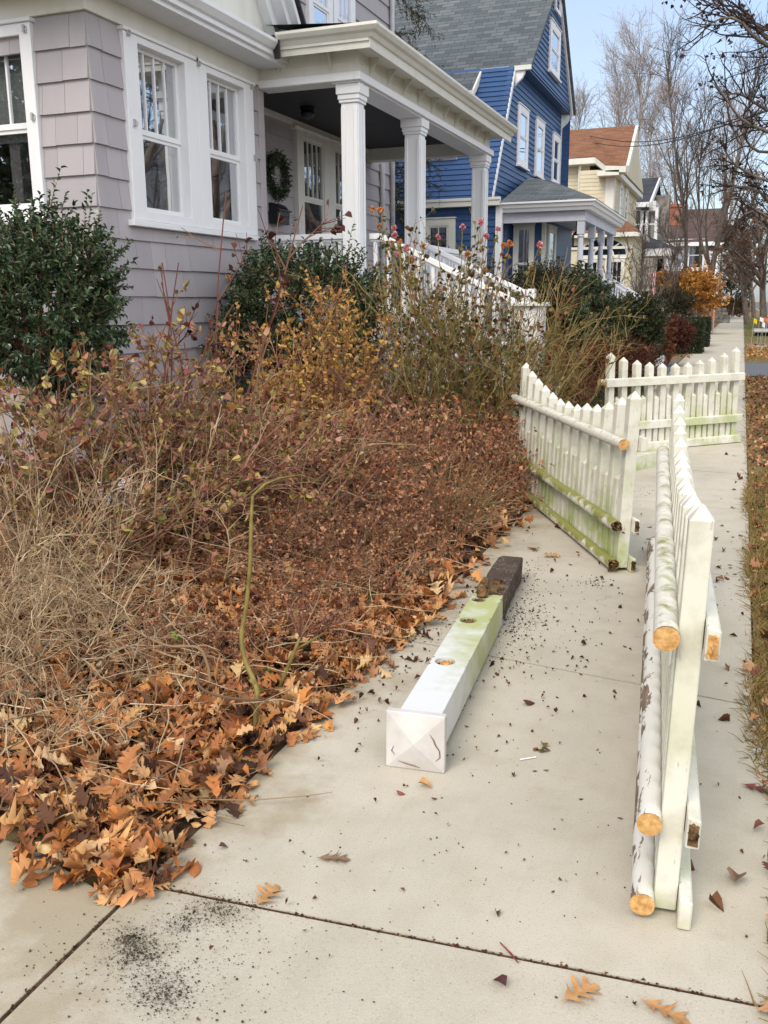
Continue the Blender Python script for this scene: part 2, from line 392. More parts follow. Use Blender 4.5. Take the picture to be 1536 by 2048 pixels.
def tubes(lines, r0, r1, sides=3):
    N, K, _ = lines.shape; T = nz(np.gradient(lines, axis=1)); ref = np.where(np.abs(T[:, :, 2:3]) < .9, [0, 0, 1.0], [1.0, 0, 0])
    A = nz(np.cross(T, ref)); B = np.cross(T, A)
    r = (np.asarray(r0, float)*np.ones(N))[:, None]*(1-np.linspace(0, 1, K))[None] + (np.asarray(r1, float)*np.ones(N))[:, None]*np.linspace(0, 1, K)[None]
    a = np.arange(sides)*2*np.pi/sides
    V = lines[:, :, None, :] + (A[:, :, None]*np.cos(a)[:, None] + B[:, :, None]*np.sin(a)[:, None])*r[:, :, None, None]
    base = (np.arange(N)*K*sides)[:, None, None]; k = np.arange(K-1)[None, :, None]*sides; s = np.arange(sides)[None, None]; s2 = (s+1) % sides
    F = np.stack([base+k+s, base+k+s2, base+k+sides+s2, base+k+sides+s], -1).reshape(-1, 4)
    return V.reshape(-1, 3), F
def join(parts):
    Vs, Fs, o = [], [], 0
    for V, F in parts:
        Vs.append(V); Fs += [np.asarray(f)+o for f in (F if isinstance(F, list) else [F])]; o += len(V)
    return np.concatenate(Vs), Fs
def leaf_tpl(w=.45, fold=.12, bend=.15, kind='ovate'):
    if kind == 'quad':
        return np.array([(0, 0, 0), (.45, w/2, fold), (1, 0, -bend), (.45, -w/2, fold)]), [np.array([(0, 3, 2), (0, 2, 1)])]
    x = [0, .25, .6, 1]; hw = [0, w*.46, w*.42, 0]; v = []
    for a, b in zip(x, hw): v += [(a, b, fold*b/w*2-bend*a*a), (a, 0, -bend*a*a), (a, -b, fold*b/w*2-bend*a*a)]
    v = np.array(v); f = []
    for k in range(3): f += [(3*k+1, 3*k+4, 3*k+3, 3*k), (3*k+2, 3*k+5, 3*k+4, 3*k+1)]
    return v, [np.array(f)]
def oak_tpl(curl=.5, bend=.25, twist=.2, wide=1.0, seed=0, sinus=1.0):
    st = [(0, .010), (.10, .016), (.16, .07), (.23, .25), (.28, .24), (.33, .14), (.40, .12), (.47, .34), (.54, .33), (.58, .17), (.64, .14), (.71, .28), (.77, .26), (.81, .15), (.86, .15), (.94, .08), (1, .004)]
    g = np.random.default_rng(seed); v = []; st = [(a, hw*(sinus if .3 < a < .9 and hw < .2 else 1)) for a, hw in st]
    for a, hw in st:
        for sgn in (1, 0, -1):
            h = hw*wide*(1+.25*g.normal())*abs(sgn); x = a + (.11*(h > .15) if sgn else 0); y = sgn*h
            v.append((x, y, curl*abs(y)**1.5*(1+.4*g.normal()) - bend*x*x + twist*x*y + .02*g.normal()*(h > .1)))
    v = np.array(v); v[:, 0] -= .1; f = []
    for k in range(len(st)-1): f += [(3*k+1, 3*k+4, 3*k+3, 3*k), (3*k+2, 3*k+5, 3*k+4, 3*k+1)]
    return v, [np.array(f)]
FLAT = [oak_tpl(.2, .12, .1, 1.15, 11, .42), oak_tpl(.3, .05, -.15, 1.1, 12, .42), oak_tpl(-.15, .1, .2, 1.2, 13, .45)]
OAKS = [oak_tpl(c, b, t, w, s) for c, b, t, w, s in ((.4, .15, .3, 1.2, 1), (.9, .45, -.5, 1.1, 2), (-.6, .3, .6, 1.2, 3), (1.3, -.4, .2, 1.1, 4), (.3, .6, -.8, 1.15, 5), (1.7, .3, .9, 1.05, 6), (-1.2, .5, -.4, 1.1, 7), (.2, .1, .1, 1.25, 8), (2.2, .6, .3, .95, 9), (.6, -.6, -.9, 1.15, 10))]
BROAD = [leaf_tpl(.75, .35, .3), leaf_tpl(.65, -.3, .4), leaf_tpl(.6, .7, -.2)]
def leaves(g, pos, dirs, size, tpls, up=0.0, nrand=1.0):
    """leaves as (V, faces): each takes one template, x along dirs, its face turned towards up"""
    N = len(pos); dirs = nz(dirs); size = np.asarray(size, float)*np.ones(N); pick = g.integers(0, len(tpls), N); parts = []
    nn = g.normal(0, nrand, (N, 3)); nn[:, 2] += up; Yv = nz(np.cross(nn, dirs)); Zv = np.cross(dirs, Yv)
    for k, (tv, tf) in enumerate(tpls):
        m = pick == k; c = int(m.sum())
        if not c: continue
        q = tv[None]*size[m][:, None, None]
        V = pos[m][:, None] + q[..., 0:1]*dirs[m][:, None] + q[..., 1:2]*Yv[m][:, None] + q[..., 2:3]*Zv[m][:, None]
        o = (np.arange(c)*len(tv))[:, None, None]
        parts.append((V.reshape(-1, 3), [(f[None]+o).reshape(-1, f.shape[1]) for f in tf]))
    return join(parts)
def smooth(pts, n=6):
    p = np.array(pts, float); p = np.concatenate([2*p[:1]-p[1:2], p, 2*p[-1:]-p[-2:-1]]); out = []
    for i in range(1, len(p)-2):
        for t in np.linspace(0, 1, n, False): out.append(.5*(2*p[i]+(p[i+1]-p[i-1])*t+(2*p[i-1]-5*p[i]+4*p[i+1]-p[i+2])*t*t+(3*p[i]-p[i-1]-3*p[i+1]+p[i+2])*t**3))
    return out+[p[-2]]
def taper(a, n): return list(np.interp(np.linspace(0, 1, n), np.linspace(0, 1, len(a)), a))
def flatdirs(g, n, tilt=.3):
    a = g.uniform(0, 2*np.pi, n); return nz(np.stack([np.cos(a), np.sin(a), g.normal(0, tilt, n)], 1))
def bed(x, y):
    x = np.asarray(x, float); y = np.asarray(y, float); d = np.clip(np.minimum(-1.5-x, (y-2.0)*1.2), 0, 3.2)
    return .004 + .085*np.sqrt(np.maximum(d, 0)) *(.6+.4*np.clip(d, 0, 1)) + .02*np.sin(x*5+y*3)*np.clip(d, 0, 1)
def lumpy_pts(g, n, c, r, shell=.55, lumps=9, amp=.28, zmin=-.75):
    """points through a lumpy crown: denser towards its skin"""
    d = nz(g.normal(0, 1, (n*2, 3))); d = d[d[:, 2] > zmin][:n]
    L = nz(g.normal(0, 1, (lumps, 3))); b = (np.clip(d @ L.T, 0, 1)**6).max(1)
    rr = (1-amp+amp*1.6*b)*(shell+(1-shell)*g.uniform(0, 1, len(d))**.6)
    return np.array(c)+d*rr[:, None]*np.array(r), d
def leafy_bush(name, label, cat, c, r, base, nshoot, per, ls, leafm, twigm, tpl, group=None, seed=1, up=.45, slen=.22, tips=0, core=True, zmin=-.75, spread=.9, loc=None, shell=.55, amp=.28):
    g = np.random.default_rng(seed); root = thing(name, label, cat, base, group)
    P, d = lumpy_pts(g, nshoot, c, r, shell, zmin=zmin, amp=amp); D = nz(d*1.0+np.array([0, 0, up])+g.normal(0, .35, d.shape))
    Ls = g.uniform(.6, 1.2, len(P))*slen
    if tips:
        k = g.permutation(np.nonzero(d[:, 2] > .25)[0])[:tips]; D[k] = nz(g.normal(0, .25, (len(k), 3))+[0, 0, 1.2]); Ls[k] *= 1.7
    sh = grow(g, P, D, Ls, 4, .12, .04); n = len(P)*per
    idx = np.repeat(np.arange(len(P)), per); t = np.tile(np.linspace(.12, 1, per), len(P)); Q, T = lerp_lines(sh, idx, t)
    side = nz(np.cross(T, g.normal(0, 1, (n, 3)))); LD = nz(T*.75+side*spread)
    V, Fc = leaves(g, Q, LD, g.uniform(.7, 1.15, n)*ls, tpl, up=1.0, nrand=.5)
    npmesh('foliage', V, Fc, leafm, root)
    nb = 14; mids = np.array(c)+(P[g.integers(0, len(P), nb*4)]-np.array(c))*.8
    lines = np.linspace(0, 1, 5)[None, :, None]*(mids-np.array(base))[:, None]+np.array(base); lines = lines+g.normal(0, .02, lines.shape)*np.array([0, 1, 1, 1, .5])[None, :, None]
    npmesh('stems', *join([tubes(lines, .009, .004, 4), tubes(sh, .0035, .0015, 3)]), twigm, root)
    return root
def cane_shrub(name, label, cat, base, n, L, lean, spread, stemm, group=None, seed=1, wob=.10, trop=0.0, r=.006, kids=6, kidlen=.45, grand=0, leaf=None, foot=.12, K=8, ang=.6, sides=4, kid_t0=.25):
    """many thin stems from one foot, twigs on them, leaves near the ends; leaf=(material, count, size, templates, t0)"""
    g = np.random.default_rng(seed); root = thing(name, label, cat, base, group); base = np.array(base)
    P0 = base+np.stack([g.normal(0, foot, n), g.normal(0, foot, n), np.zeros(n)], 1)
    D = nz(np.array([0, 0, 1.0])+np.array(lean)+np.stack([g.normal(0, spread, n), g.normal(0, spread, n), np.zeros(n)], 1))
    LL = g.uniform(.55, 1.1, n)*L; A = grow(g, P0, D, LL, K, wob, trop); parts = [tubes(A, r*g.uniform(.6, 1.15, n), r*.35, sides)]; last = A
    if kids:
        m = n*kids; P, Dk, t, i = spawn(g, A, m, kid_t0, 1, ang, .25); B = grow(g, P, Dk, LL[i]*kidlen*g.uniform(.4, 1.1, m)*(1.15-t*.6), 6, wob*1.2, trop); parts.append(tubes(B, r*.5, r*.2, 3)); last = B
    if grand:
        m = len(B)*grand; P, Dk, t, i = spawn(g, B, m, .2, 1, ang, .25); C = grow(g, P, Dk, LL.mean()*kidlen*.4*g.uniform(.4, 1.1, m), 4, wob*1.3, trop); parts.append(tubes(C, r*.28, r*.14, 3)); last = C
    for q in parts: q[0][:, 2] = np.maximum(q[0][:, 2], bed(q[0][:, 0], q[0][:, 1])-.03)
    V, Fc = join(parts); npmesh('stems', V, Fc, stemm, root)
    for lf in ([leaf] if isinstance(leaf, tuple) else leaf or []):
        lm, cnt, size, tpl, t0 = lf; src = last if len(last) > 1 else A
        P, Dl, t, i = spawn(g, src, cnt, t0, 1, .8, .4); V, Fc = leaves(g, P, Dl, g.uniform(.6, 1.2, cnt)*size, tpl, up=.4, nrand=1)
        npmesh('leaves', V, Fc, lm, root)
    root['_t'] = 0; del root['_t']
    return root, A, last
def bare_tree(name, label, base, H, tr, barkm, twigm, group=None, seed=1, lean=(0, 0), limbs=16, l_len=.45, ang=.62, t0=.25, br=9, tw=9, trop=.05, tl=6, leafm=None, nleaf=0, lsize=.09, up=.12, minr=.006):
    g = np.random.default_rng(seed); root = thing(name, label, 'tree', base, group); base = np.array(base, float)
    T = grow(g, [base], [(lean[0], lean[1], 1)], [H*.9], 12, .045, .02)
    Ln, D, t, i = spawn(g, T, limbs, t0, .95, ang, .15); Lm = grow(g, Ln, D, H*l_len*(1.15-t*.85)*g.uniform(.7, 1.1, limbs), 8, .09, trop+up*.4)
    rl = tr*.55*(1.05-t)+tr*.06
    V, Fc = join([tubes(T, tr, tr*.10, 9), tubes(Lm, rl, rl*.25, 6)]); npmesh('trunk', V, Fc, barkm, root, smooth=True)
    n = limbs*br; P, D, t, i = spawn(g, np.concatenate([Lm, T[:, -6:][:, np.linspace(0, 5, 8).astype(int)]]), n, .15, 1, .65, .2)
    B = grow(g, P, D, H*.15*g.uniform(.5, 1.15, n)*(1.2-.5*t), 6, .11, trop); n2 = n*tw
    P, D, t, i = spawn(g, B, n2, .1, 1, .65, .25); C = grow(g, P, D, H*.062*g.uniform(.4, 1.1, n2), 4, .14, trop); n3 = n2*tl
    P, D, t, i = spawn(g, C, n3, .1, 1, .6, .25); E = grow(g, P, D, H*.028*g.uniform(.4, 1.1, n3), 3, .14, trop)
    V, Fc = join([tubes(B, max(tr*.10, minr*1.6), minr, 4), tubes(C, minr, minr*.6, 3), tubes(E, minr*.6, minr*.35, 3)]); npmesh('crown', V, Fc, twigm, root)
    if nleaf:
        P, D, t, i = spawn(g, C, nleaf, .2, 1, .9, .4); V, Fc = leaves(g, P, D+np.array([0, 0, -.5]), g.uniform(.6, 1.2, nleaf)*lsize, [leaf_tpl(.5, .3, .3, 'quad')], .2); npmesh('leaves', V, Fc, leafm, root)
    return root
def copy_tree(o, loc, rz=0, sc=1, label=None, parent=None):
    c = o.copy(); COL.objects.link(c)
    if parent is None: c.location = [float(q) for q in loc]; c.rotation_euler = (0, 0, rz); c.scale = (sc,)*3 if not hasattr(sc, '__len__') else sc
    else: c.parent = parent
    if label: c['label'] = label
    for ch in [q for q in bpy.data.objects if q.parent == o]: copy_tree(ch, None, parent=c)
    return c
HOLLY = [leaf_tpl(.52, .22, .12), leaf_tpl(.48, .3, .25)]
SMALL = [leaf_tpl(.55, .3, .2, 'quad'), leaf_tpl(.5, -.3, .3, 'quad'), leaf_tpl(.45, .6, -.3, 'quad')]
CURL = [leaf_tpl(.5, .7, .5), leaf_tpl(.45, .9, -.4), leaf_tpl(.55, -.6, .6)]
LONG = [leaf_tpl(.34, .2, .35), leaf_tpl(.3, .3, .55)]
M['holly'] = islands('glossy_dark_leaf', [(0.0138, 0.0345, 0.0161), (0.0253, 0.0598, 0.0253), (0.0437, 0.0897, 0.0345), (0.0633, 0.115, 0.046), (0.1035, 0.161, 0.0805)], .22, .5, .08)
M['boxleaf'] = islands('dark_green_leaf', [(.012, .025, .010), (.022, .04, .014), (.035, .055, .02), (.06, .075, .03)], .4, .4, .1)
M['rhodo'] = islands('long_green_leaf', [(.016, .036, .014), (.03, .06, .024), (.05, .085, .035), (.09, .10, .035)], .35, .5, .1)
M['yewleaf'] = islands('yew_leaf', [(.010, .022, .012), (.018, .036, .016), (.035, .05, .02)], .6, .2)
M['hemlock'] = islands('hemlock_needle', [(.02, .032, .016), (.05, .06, .03), (.10, .10, .055), (.16, .14, .08)], .7, .2)
M['barberry'] = islands('dark_red_leaf', [(.045, .012, .010), (.08, .018, .014), (.12, .035, .02), (.06, .02, .012)], .6, .2, .1)
M['rustleaf'] = islands('rusty_brown_leaf', [(.09, .03, .012), (.15, .05, .02), (.06, .022, .012), (.2, .085, .03)], .7, .2, .1)
M['rosefall'] = islands('autumn_rose_leaf', [(0.176, 0.0495, 0.0385), (0.275, 0.099, 0.0495), (0.187, 0.1705, 0.044), (0.374, 0.165, 0.0495), (0.44, 0.209, 0.165), (0.121, 0.1265, 0.0385), (0.495, 0.396, 0.11), (0.396, 0.242, 0.132)], .5, .3, .15)
M['gold'] = islands('golden_leaf', [(0.3672, 0.1785, 0.055), (0.4968, 0.2625, 0.08), (0.5616, 0.336, 0.11), (0.4104, 0.1995, 0.07), (0.5616, 0.378, 0.06)], .55, .3, .2)
M['goldfar'] = islands('orange_gold_leaf', [(0.3211, 0.1365, 0.0312), (0.494, 0.2321, 0.0416), (0.6175, 0.3276, 0.0728), (0.4075, 0.1638, 0.0416)], .6, .2, .1)
M['rosegreen'] = islands('rose_leaf', [(.035, .055, .02), (.06, .08, .025), (.11, .11, .03), (.20, .17, .035), (.22, .09, .03)], .45, .3, .15)
M['dryleaf'] = islands('dry_brown_leaf', [(0.1121, 0.0419, 0.0266), (0.2403, 0.09, 0.0444), (0.598, 0.3888, 0.24), (0.3846, 0.1425, 0.062), (0.5288, 0.2172, 0.0915), (0.6729, 0.352, 0.1771), (0.1923, 0.0674, 0.0384), (0.3204, 0.1123, 0.0501), (0.0403, 0.0194, 0.012)], .7, .2, .15)
M['litter'] = islands('red_brown_litter_leaf', [(0.1673, 0.0605, 0.0341), (0.3343, 0.1196, 0.0543), (0.6, 0.3795, 0.21), (0.5016, 0.1834, 0.0697), (0.6354, 0.2633, 0.1008), (0.234, 0.0798, 0.0435), (0.8, 0.3987, 0.1704), (0.4013, 0.1357, 0.0543), (0.117, 0.0446, 0.0279), (0.036, 0.0184, 0.0126)], .6, .3, .1, .5)
M['oak'] = islands('fallen_oak_leaf', [(0.8, 0.5455, 0.2475), (0.7214, 0.3446, 0.1309), (0.8, 0.5664, 0.308), (0.8, 0.3304, 0.0728), (0.4706, 0.1724, 0.0583), (0.8, 0.4738, 0.1746), (0.2508, 0.0861, 0.0363), (0.6274, 0.2225, 0.0509), (0.3137, 0.122, 0.0437), (0.4863, 0.1939, 0.0655), (0.6588, 0.2872, 0.1019), (0.4235, 0.1508, 0.0437), (0.7842, 0.4019, 0.1599), (0.2196, 0.0788, 0.0363), (0.6274, 0.2153, 0.0509), (0.8, 0.4883, 0.2327), (0.1568, 0.0575, 0.0292)], .6, .3, .12, .55)
M['oakdark'] = islands('old_fallen_leaf', [(.05, .022, .014), (.09, .04, .02), (.14, .065, .03), (.07, .03, .02)], .8, .2)
M['chip'] = islands('leaf_scrap', [(.05, .02, .014), (.10, .04, .02), (.16, .07, .035), (.07, .022, .018), (.22, .11, .05)], .8, .2)
M['tangle'] = islands('tan_twig', [(0.192, 0.12, 0.066), (0.36, 0.246, 0.132), (0.504, 0.372, 0.216), (0.12, 0.072, 0.042), (0.6, 0.468, 0.3), (0.264, 0.168, 0.09)], .7, .2)
M['browntwig'] = islands('brown_twig', [(0.1035, 0.0456, 0.0286), (0.207, 0.0936, 0.051), (0.3036, 0.15, 0.0796), (0.1656, 0.06, 0.0367), (0.4692, 0.276, 0.1428)], .7, .2)
M['rosetwig'] = islands('mixed_rose_twig', [(.22, .08, .06), (.32, .21, .12), (.15, .06, .045), (.42, .31, .18), (.20, .14, .05), (.26, .11, .075)], .65, .2)
M['redcane'] = islands('red_cane', [(.12, .03, .025), (.20, .06, .05), (.16, .08, .045), (.24, .14, .07)], .5, .3)
M['greencane'] = islands('olive_cane', [(0.1417, 0.1304, 0.0351), (0.2334, 0.2002, 0.0559), (0.3168, 0.2436, 0.0798), (0.1667, 0.087, 0.0351), (0.2501, 0.1478, 0.0638)], .55, .3)
M['sapling'] = simple('olive_bark', (.12, .085, .022), (.21, .165, .04), 20, .6, .3)
M['bark'] = simple('grey_brown_bark', (.085, .068, .055), (.17, .14, .115), 12, .9, .15, .8, 40, (1, 1, .3))
M['twigfar'] = islands('grey_brown_twig', [(.085, .066, .055), (.13, .105, .09), (.10, .075, .06)], .9, .1, vary=.1)
M['twigpale'] = islands('pale_far_twig', [(.26, .225, .205), (.33, .29, .265), (.29, .22, .175)], .9, .1, vary=.1)
M['darktwig'] = islands('dark_twig', [(.03, .025, .024), (.05, .042, .038), (.04, .03, .026)], .9, .1, vary=.1)
M['straw'] = islands('dry_straw', [(.30, .22, .09), (.42, .33, .15), (.24, .19, .07)], .7, .2, .1)
M['turf'] = islands('verge_grass', [(0.2376, 0.1553, 0.0577), (0.3564, 0.2236, 0.0898), (0.1782, 0.149, 0.0385), (0.4455, 0.2857, 0.1283), (0.1188, 0.1366, 0.0256)], .8, .2, .1)
M['turfgreen'] = islands('green_grass', [(.07, .12, .02), (.10, .16, .03), (.14, .17, .045)], .7, .2, .1)
M['greensprig'] = islands('fresh_green_leaf', [(.10, .22, .025), (.16, .28, .04), (.22, .26, .04)], .5, .3, .2)
M['pink'] = islands('pink_petal', [(0.58, 0.1495, 0.18), (0.66, 0.253, 0.264), (0.7, 0.391, 0.372)], .5, .3, .2, vary=.1)
M['peach'] = islands('faded_orange_petal', [(.55, .22, .06), (.62, .30, .12), (.50, .16, .05)], .6, .3, .2, vary=.1)
M['hip'] = simple('red_hip', (.30, .02, .03), (.40, .05, .05), 20, .4, .4)
# ------------------------------------------------------------------ the ground
def sheet(name, mat, x0, x1, y0, y1, z, kind='structure'):
    m = MB(); m.poly([(x0, y0, z), (x1, y0, z), (x1, y1, z), (x0, y1, z)]); return tag(m.build(name, M[mat]), kind=kind)
sheet('ground', 'lawn', -400, 400, -200, 900, -.06)
def slab_mesh():
    m = MB(); ys = [(-6, 0), (-4, 0), (-1.9, .02), (0.12, .05), (1.998, .073), (3.757, -.14), (5.62, -.12), (7.53, -.13), (9.16, -.12), (10.68, -.05)]
    y = 12.2
    while y < 240: ys.append((y, 0)); y += 1.52 if y < 60 else 6.1
    for k in range(len(ys)-1):
        (a, sa), (b, sb) = ys[k], ys[k+1]; g = .006 if b < 12 else .008
        xl, xr = -1.462, (.205 if b < 3.9 else .16); dz = R_.uniform(-.002, .002) if k != 4 else 0
        p = [(xl, a+sa*xl+g, dz), (xr, a+sa*xr+g, dz), (xr, b+sb*xr-g, dz), (xl, b+sb*xl-g, dz)]
        m.prism(p, (0, 0, -.1))
    return m
tag(slab_mesh().build('sidewalk', M['concrete']), kind='structure')
w = MB()
w.prism([(-1.476, -6, 0), (-1.476, 1.80, 0), (-1.9, 1.93, 0), (-6.5, 2.0, 0), (-6.5, -6, 0)][::-1], (0, 0, -.1))
tag(w.build('front_path', M['concrete'], bevel=.006, seg=2), kind='structure')
jm = MB(); jm.box(-1.49, .17, -6, 260, -.05, -.005); jm.box(-1.482, -1.458, -6, 2, -.05, -.0045)
tag(jm.build('sidewalk_joints', M['soil']), kind='structure')
# raised planting bed
nx, ny = 60, 110
xs = np.linspace(-6.4, -1.463, nx); ys = np.linspace(2.0, 20, ny); XX, YY = np.meshgrid(xs, ys); ZZ = bed(XX, YY)+G_.normal(0, .006, XX.shape)-.006
ii = (np.arange(ny-1)[:, None]*nx+np.arange(nx-1)[None]).ravel()
tag(npmesh('garden_bed', np.stack([XX, YY, ZZ], -1).reshape(-1, 3), [np.stack([ii, ii+1, ii+nx+1, ii+nx], 1)], M['soil']), kind='structure')
p = MB(); p.poly([*[tuple(atG(u, v, .33)) for u, v in ((170, 1010), (330, 1025), (530, 965), (480, 915), (320, 900), (200, 930))]]); tag(p.build('gravel_path', M['gravel']), kind='structure')
# verge, driveway aprons, road
for a, b in ((-6, 21.3), (26.4, 35.2), (36.3, 240)):
    sheet('grass_verge', 'lawn', .162, 2.4, a, b, -.006)
    sheet('front_lawn', 'lawn', -14, -1.464, max(a, 20.5), b, -.012) if b > 25 else None
sheet('driveway', 'asphalt', .16, 2.6, 21.3, 26.3, -.004); sheet('driveway', 'asphalt', -9, -1.464, 21.5, 26.3, -.006)
sheet('crossing_path', 'concrete_far', -3.4, -1.47, 33, 41, .0); sheet('crossing_path', 'concrete_far', .162, 2.5, 35.2, 36.3, -.002)
k = MB(); k.box(2.4, 2.55, -6, 21.3, -.14, .0); k.box(2.4, 2.55, 26.3, 240, -.14, .0); tag(k.build('kerb', M['concrete_far'], bevel=.01), kind='structure')
sheet('road', 'asphalt', 2.55, 10, -60, 400, -.05)

# ------------------------------------------------------------------ grey shingled house
gh = thing('gray_house', 'mauve grey shingled house with white trim, gabled bay and columned front porch', 'house', (-6.5, 11, 0))
E_ = .2416; NX = np.array([1.0, 0, 0]); NYm = np.array([0, -1.0, 0])
mb = MB(); bk = MB(); Yb0, Yb1, Xb, Xw = 6.53, 9.42, -5.0, -5.85
# bay front (normal +X, U=+Y)
h1 = (7.13-Yb0, 7.95-Yb0, 2.40, 3.76); h2 = (8.23-Yb0, 9.05-Yb0, 2.40, 3.76)
tops = 3.847
courses(mb, (Xb, Yb0, 0), Y_, Z_, NX, 0, Yb1-Yb0, .1, tops, E_, .024, [h1, h2], (.14, .55))
holewall(bk, (Xb, Yb0, 0), Y_, Z_, NX, 0, Yb1-Yb0, .0, 4.2, [h1, h2])
# side wall (normal -Y, U=+X) from x=-12 to the bay corner
hl = (-6.50+12, -5.64+12, 2.40, 3.72)
courses(mb, (-12, Yb0, 0), X_, Z_, NYm, 0, 7.0, .1, tops, E_, .024, [hl], (.14, .5))
courses(mb, (-12, Yb0, 0), X_, Z_, NYm, 0, 6.15, 4.2, 8.0, E_, .024, (), (.14, .5))
holewall(bk, (-12, Yb0, 0), X_, Z_, NYm, 0, 6.87, 0, 8.0, [hl])
# porch wall and upper wall (normal +X)
pw1 = 15.75
courses(mb, (Xw, Yb1, 0), Y_, Z_, NX, 0, pw1-Yb1, .1, 3.98, E_, .024, (), (.14, .5))
courses(mb, (Xw, Yb0, 0), Y_, Z_, NX, 0, pw1-Yb0, 4.2, 8.0, .272, .024, (), None)
bk.box(Xw-.12, Xw-.012, Yb0+.12, pw1, 0, 8.0)
# right side wall (normal +Y)
courses(mb, (-12, pw1, 0), X_, Z_, -NYm, 0, 6.15, .1, 8.0, E_, .024, (), None); bk.box(-12, Xw-.12, pw1-.12, pw1-.012, 0, 8)
courses(mb, (Xw, Yb1, 0), X_, Z_, -NYm, 0, .86, .1, tops, E_, .02, (), None)
mb.build('shingle_wall', M['gray'], gh); bk.build('wall_core', M['gray'], gh)
# corner boards, frieze, cornices
tr = MB()
tr.box(Xb-.055, Xb+.022, Yb1-.11, Yb1+.02, .1, tops)
tr.build('corner_board', M['gray'], gh, bevel=.004); tr = MB(); tr.box(Xw-.02, Xw+.03, pw1-.10, pw1+.03, .1, 8)
tr.build('corner_board', M['gray'], gh, bevel=.004)
fr = MB()
fr.box(Xb, Xb+.035, Yb0-.035, Yb1+.02, tops, 4.06); fr.box(Xw, Xb, Yb0-.035, Yb0-.001, tops, 4.06)
fr.build('frieze', M['cream'], gh, bevel=.004)
co = MB()                                              # bay cornice: soffit, fascia, crown moulding
def crown(m, pts, U, a, b):                            # profile pts (out, z) swept along U from a to b: out along N
    m.prism(pts, U)
def sweep(m, prof, O, N, U, L): m.prism([np.array(O)+np.array(N)*o+Z_*z for o, z in prof], np.array(U)*L)
prof = [(0, 4.0), (.30, 4.0), (.30, 4.035), (.335, 4.045), (.335, 4.085), (.36, 4.10), (.40, 4.15), (.40, 4.18), (0, 4.22)]
sweep(co, prof, (Xb+.035, Yb0-.40, 0), X_, Y_, Yb1-Yb0+.35)
sweep(co, [(o, z-.002) for o, z in prof], (Xw-.05, Yb0-.035, 0), NYm, X_, Xb+.03-Xw)
co.build('cornice', M['white'], gh, bevel=.003)
# gable over the bay
yc, zt, sl = 7.97, 4.22, 1.3; hw_ = 1.85
tg = MB(); tg.prism([(Xb+.03, yc-hw_+.05, zt-.01), (Xb+.03, yc+hw_-.05, zt-.01), (Xb+.03, yc, zt+sl*(hw_-.05))], (-.05, 0, 0)); tg.build('tympanum', M['cream'], gh)
rk = MB()
for sg in (-1, 1):
    d = np.array([0, -sg*1.0, sl]); d /= np.linalg.norm(d); n = np.array([0, sg*sl, 1.0]); n /= np.linalg.norm(n)
    O = np.array([Xb, yc+sg*(hw_+.06), zt-.02]); L = (hw_+.06)*math.hypot(1, sl)
    rk.ob(O, d, n, X_, (0, L), (-.16, -.05), (.03, .14)); rk.ob(O, d, n, X_, (0, L), (-.05, .03), (.03, .26)); rk.ob(O, d, n, X_, (0, L), (.03, .09), (.03, .34))
rk.build('rake_board', M['white'], gh, bevel=.003)
rf = MB()
for sg in (-1, 1):
    d = np.array([0, -sg*1.0, sl]); d /= np.linalg.norm(d); n = np.array([0, sg*sl, 1.0]); n /= np.linalg.norm(n)
    O = np.array([Xb, yc+sg*(hw_+.12), zt-.06]); rf.ob(O, d, n, X_, (0, (hw_+.12)*math.hypot(1, sl)), (.10, .13), (-.88, .37))
rf.ob((-16, 6.0, 8.0), X_, Y_, Z_, (0, 10.6), (0, 10.3), (0, .2))
rf.build('roof', M['roof_dark'], gh)
# windows of the bay and side
for o in (6.95, 8.05): window(gh, (Xb+.006, o, 2.31), Y_, NX, 1.10, 1.50, 'whitebright', .19, .085, .06, .045, 'glass', .52, 3, deep=.075, sill=False)
sl_ = MB(); sl_.box(Xb, Xb+.075, 6.90, 9.13, 2.255, 2.305); sl_.build('window_sill', M['whitebright'], gh, bevel=.005)
window(gh, (-6.60, Yb0-.006, 2.31), X_, NYm, 1.095, 1.50, 'whitebright', .115, .085, .09, .045, 'glass', .52, 3, deep=.075)
hk = MB()                                              # storm-window hangers
for q in ((Xb+.055, 7.0, 3.80), (Xb+.055, 8.08, 3.80), (Xb+.055, 9.1, 3.80), (Xb+.055, 7.02, 3.1), (Xb+.055, 9.12, 3.1), (-5.56, Yb0-.06, 3.76), (-5.55, Yb0-.06, 3.1)):
    q = np.array(q); hk.ob(q, X_, Y_, Z_, (-.006, .012), (-.012, .012), (-.028, .028)); hk.tube([q+[.012, 0, .02], q+[.03, .012, .0], q+[.02, .0, -.035]], .006, 5)
hk.build('window_hook', M['steel'], gh)
# room behind the bay glass
rm = MB(); rm.box(-7.4, -7.3, 6.66, 9.3, 1.4, 3.95); rm.box(-7.3, -5.14, 6.655, 6.66, 1.4, 2.35); rm.box(-7.3, -5.14, 9.29, 9.3, 1.4, 3.95); rm.box(-7.3, -5.14, 6.67, 9.28, 1.4, 1.42); rm.box(-7.3, -5.14, 6.67, 9.28, 3.93, 3.95)
rm.build('room_interior', M['dark'], gh)
cu = MB()
def drape(m, x, y0, y1, z0, z1, n=14):
    pts = [(x+.018*math.sin(i*2.1), y0+(y1-y0)*i/n) for i in range(n+1)]
    for i in range(n): m.poly([(pts[i][0], pts[i][1], z0), (pts[i+1][0], pts[i+1][1], z0), (pts[i+1][0], pts[i+1][1], z1), (pts[i][0], pts[i][1], z1)])
drape(cu, -5.22, 7.74, 7.92, 2.35, 3.78); drape(cu, -5.22, 8.84, 9.02, 2.35, 3.78)
cu.build('curtain', M['curtain'], gh)
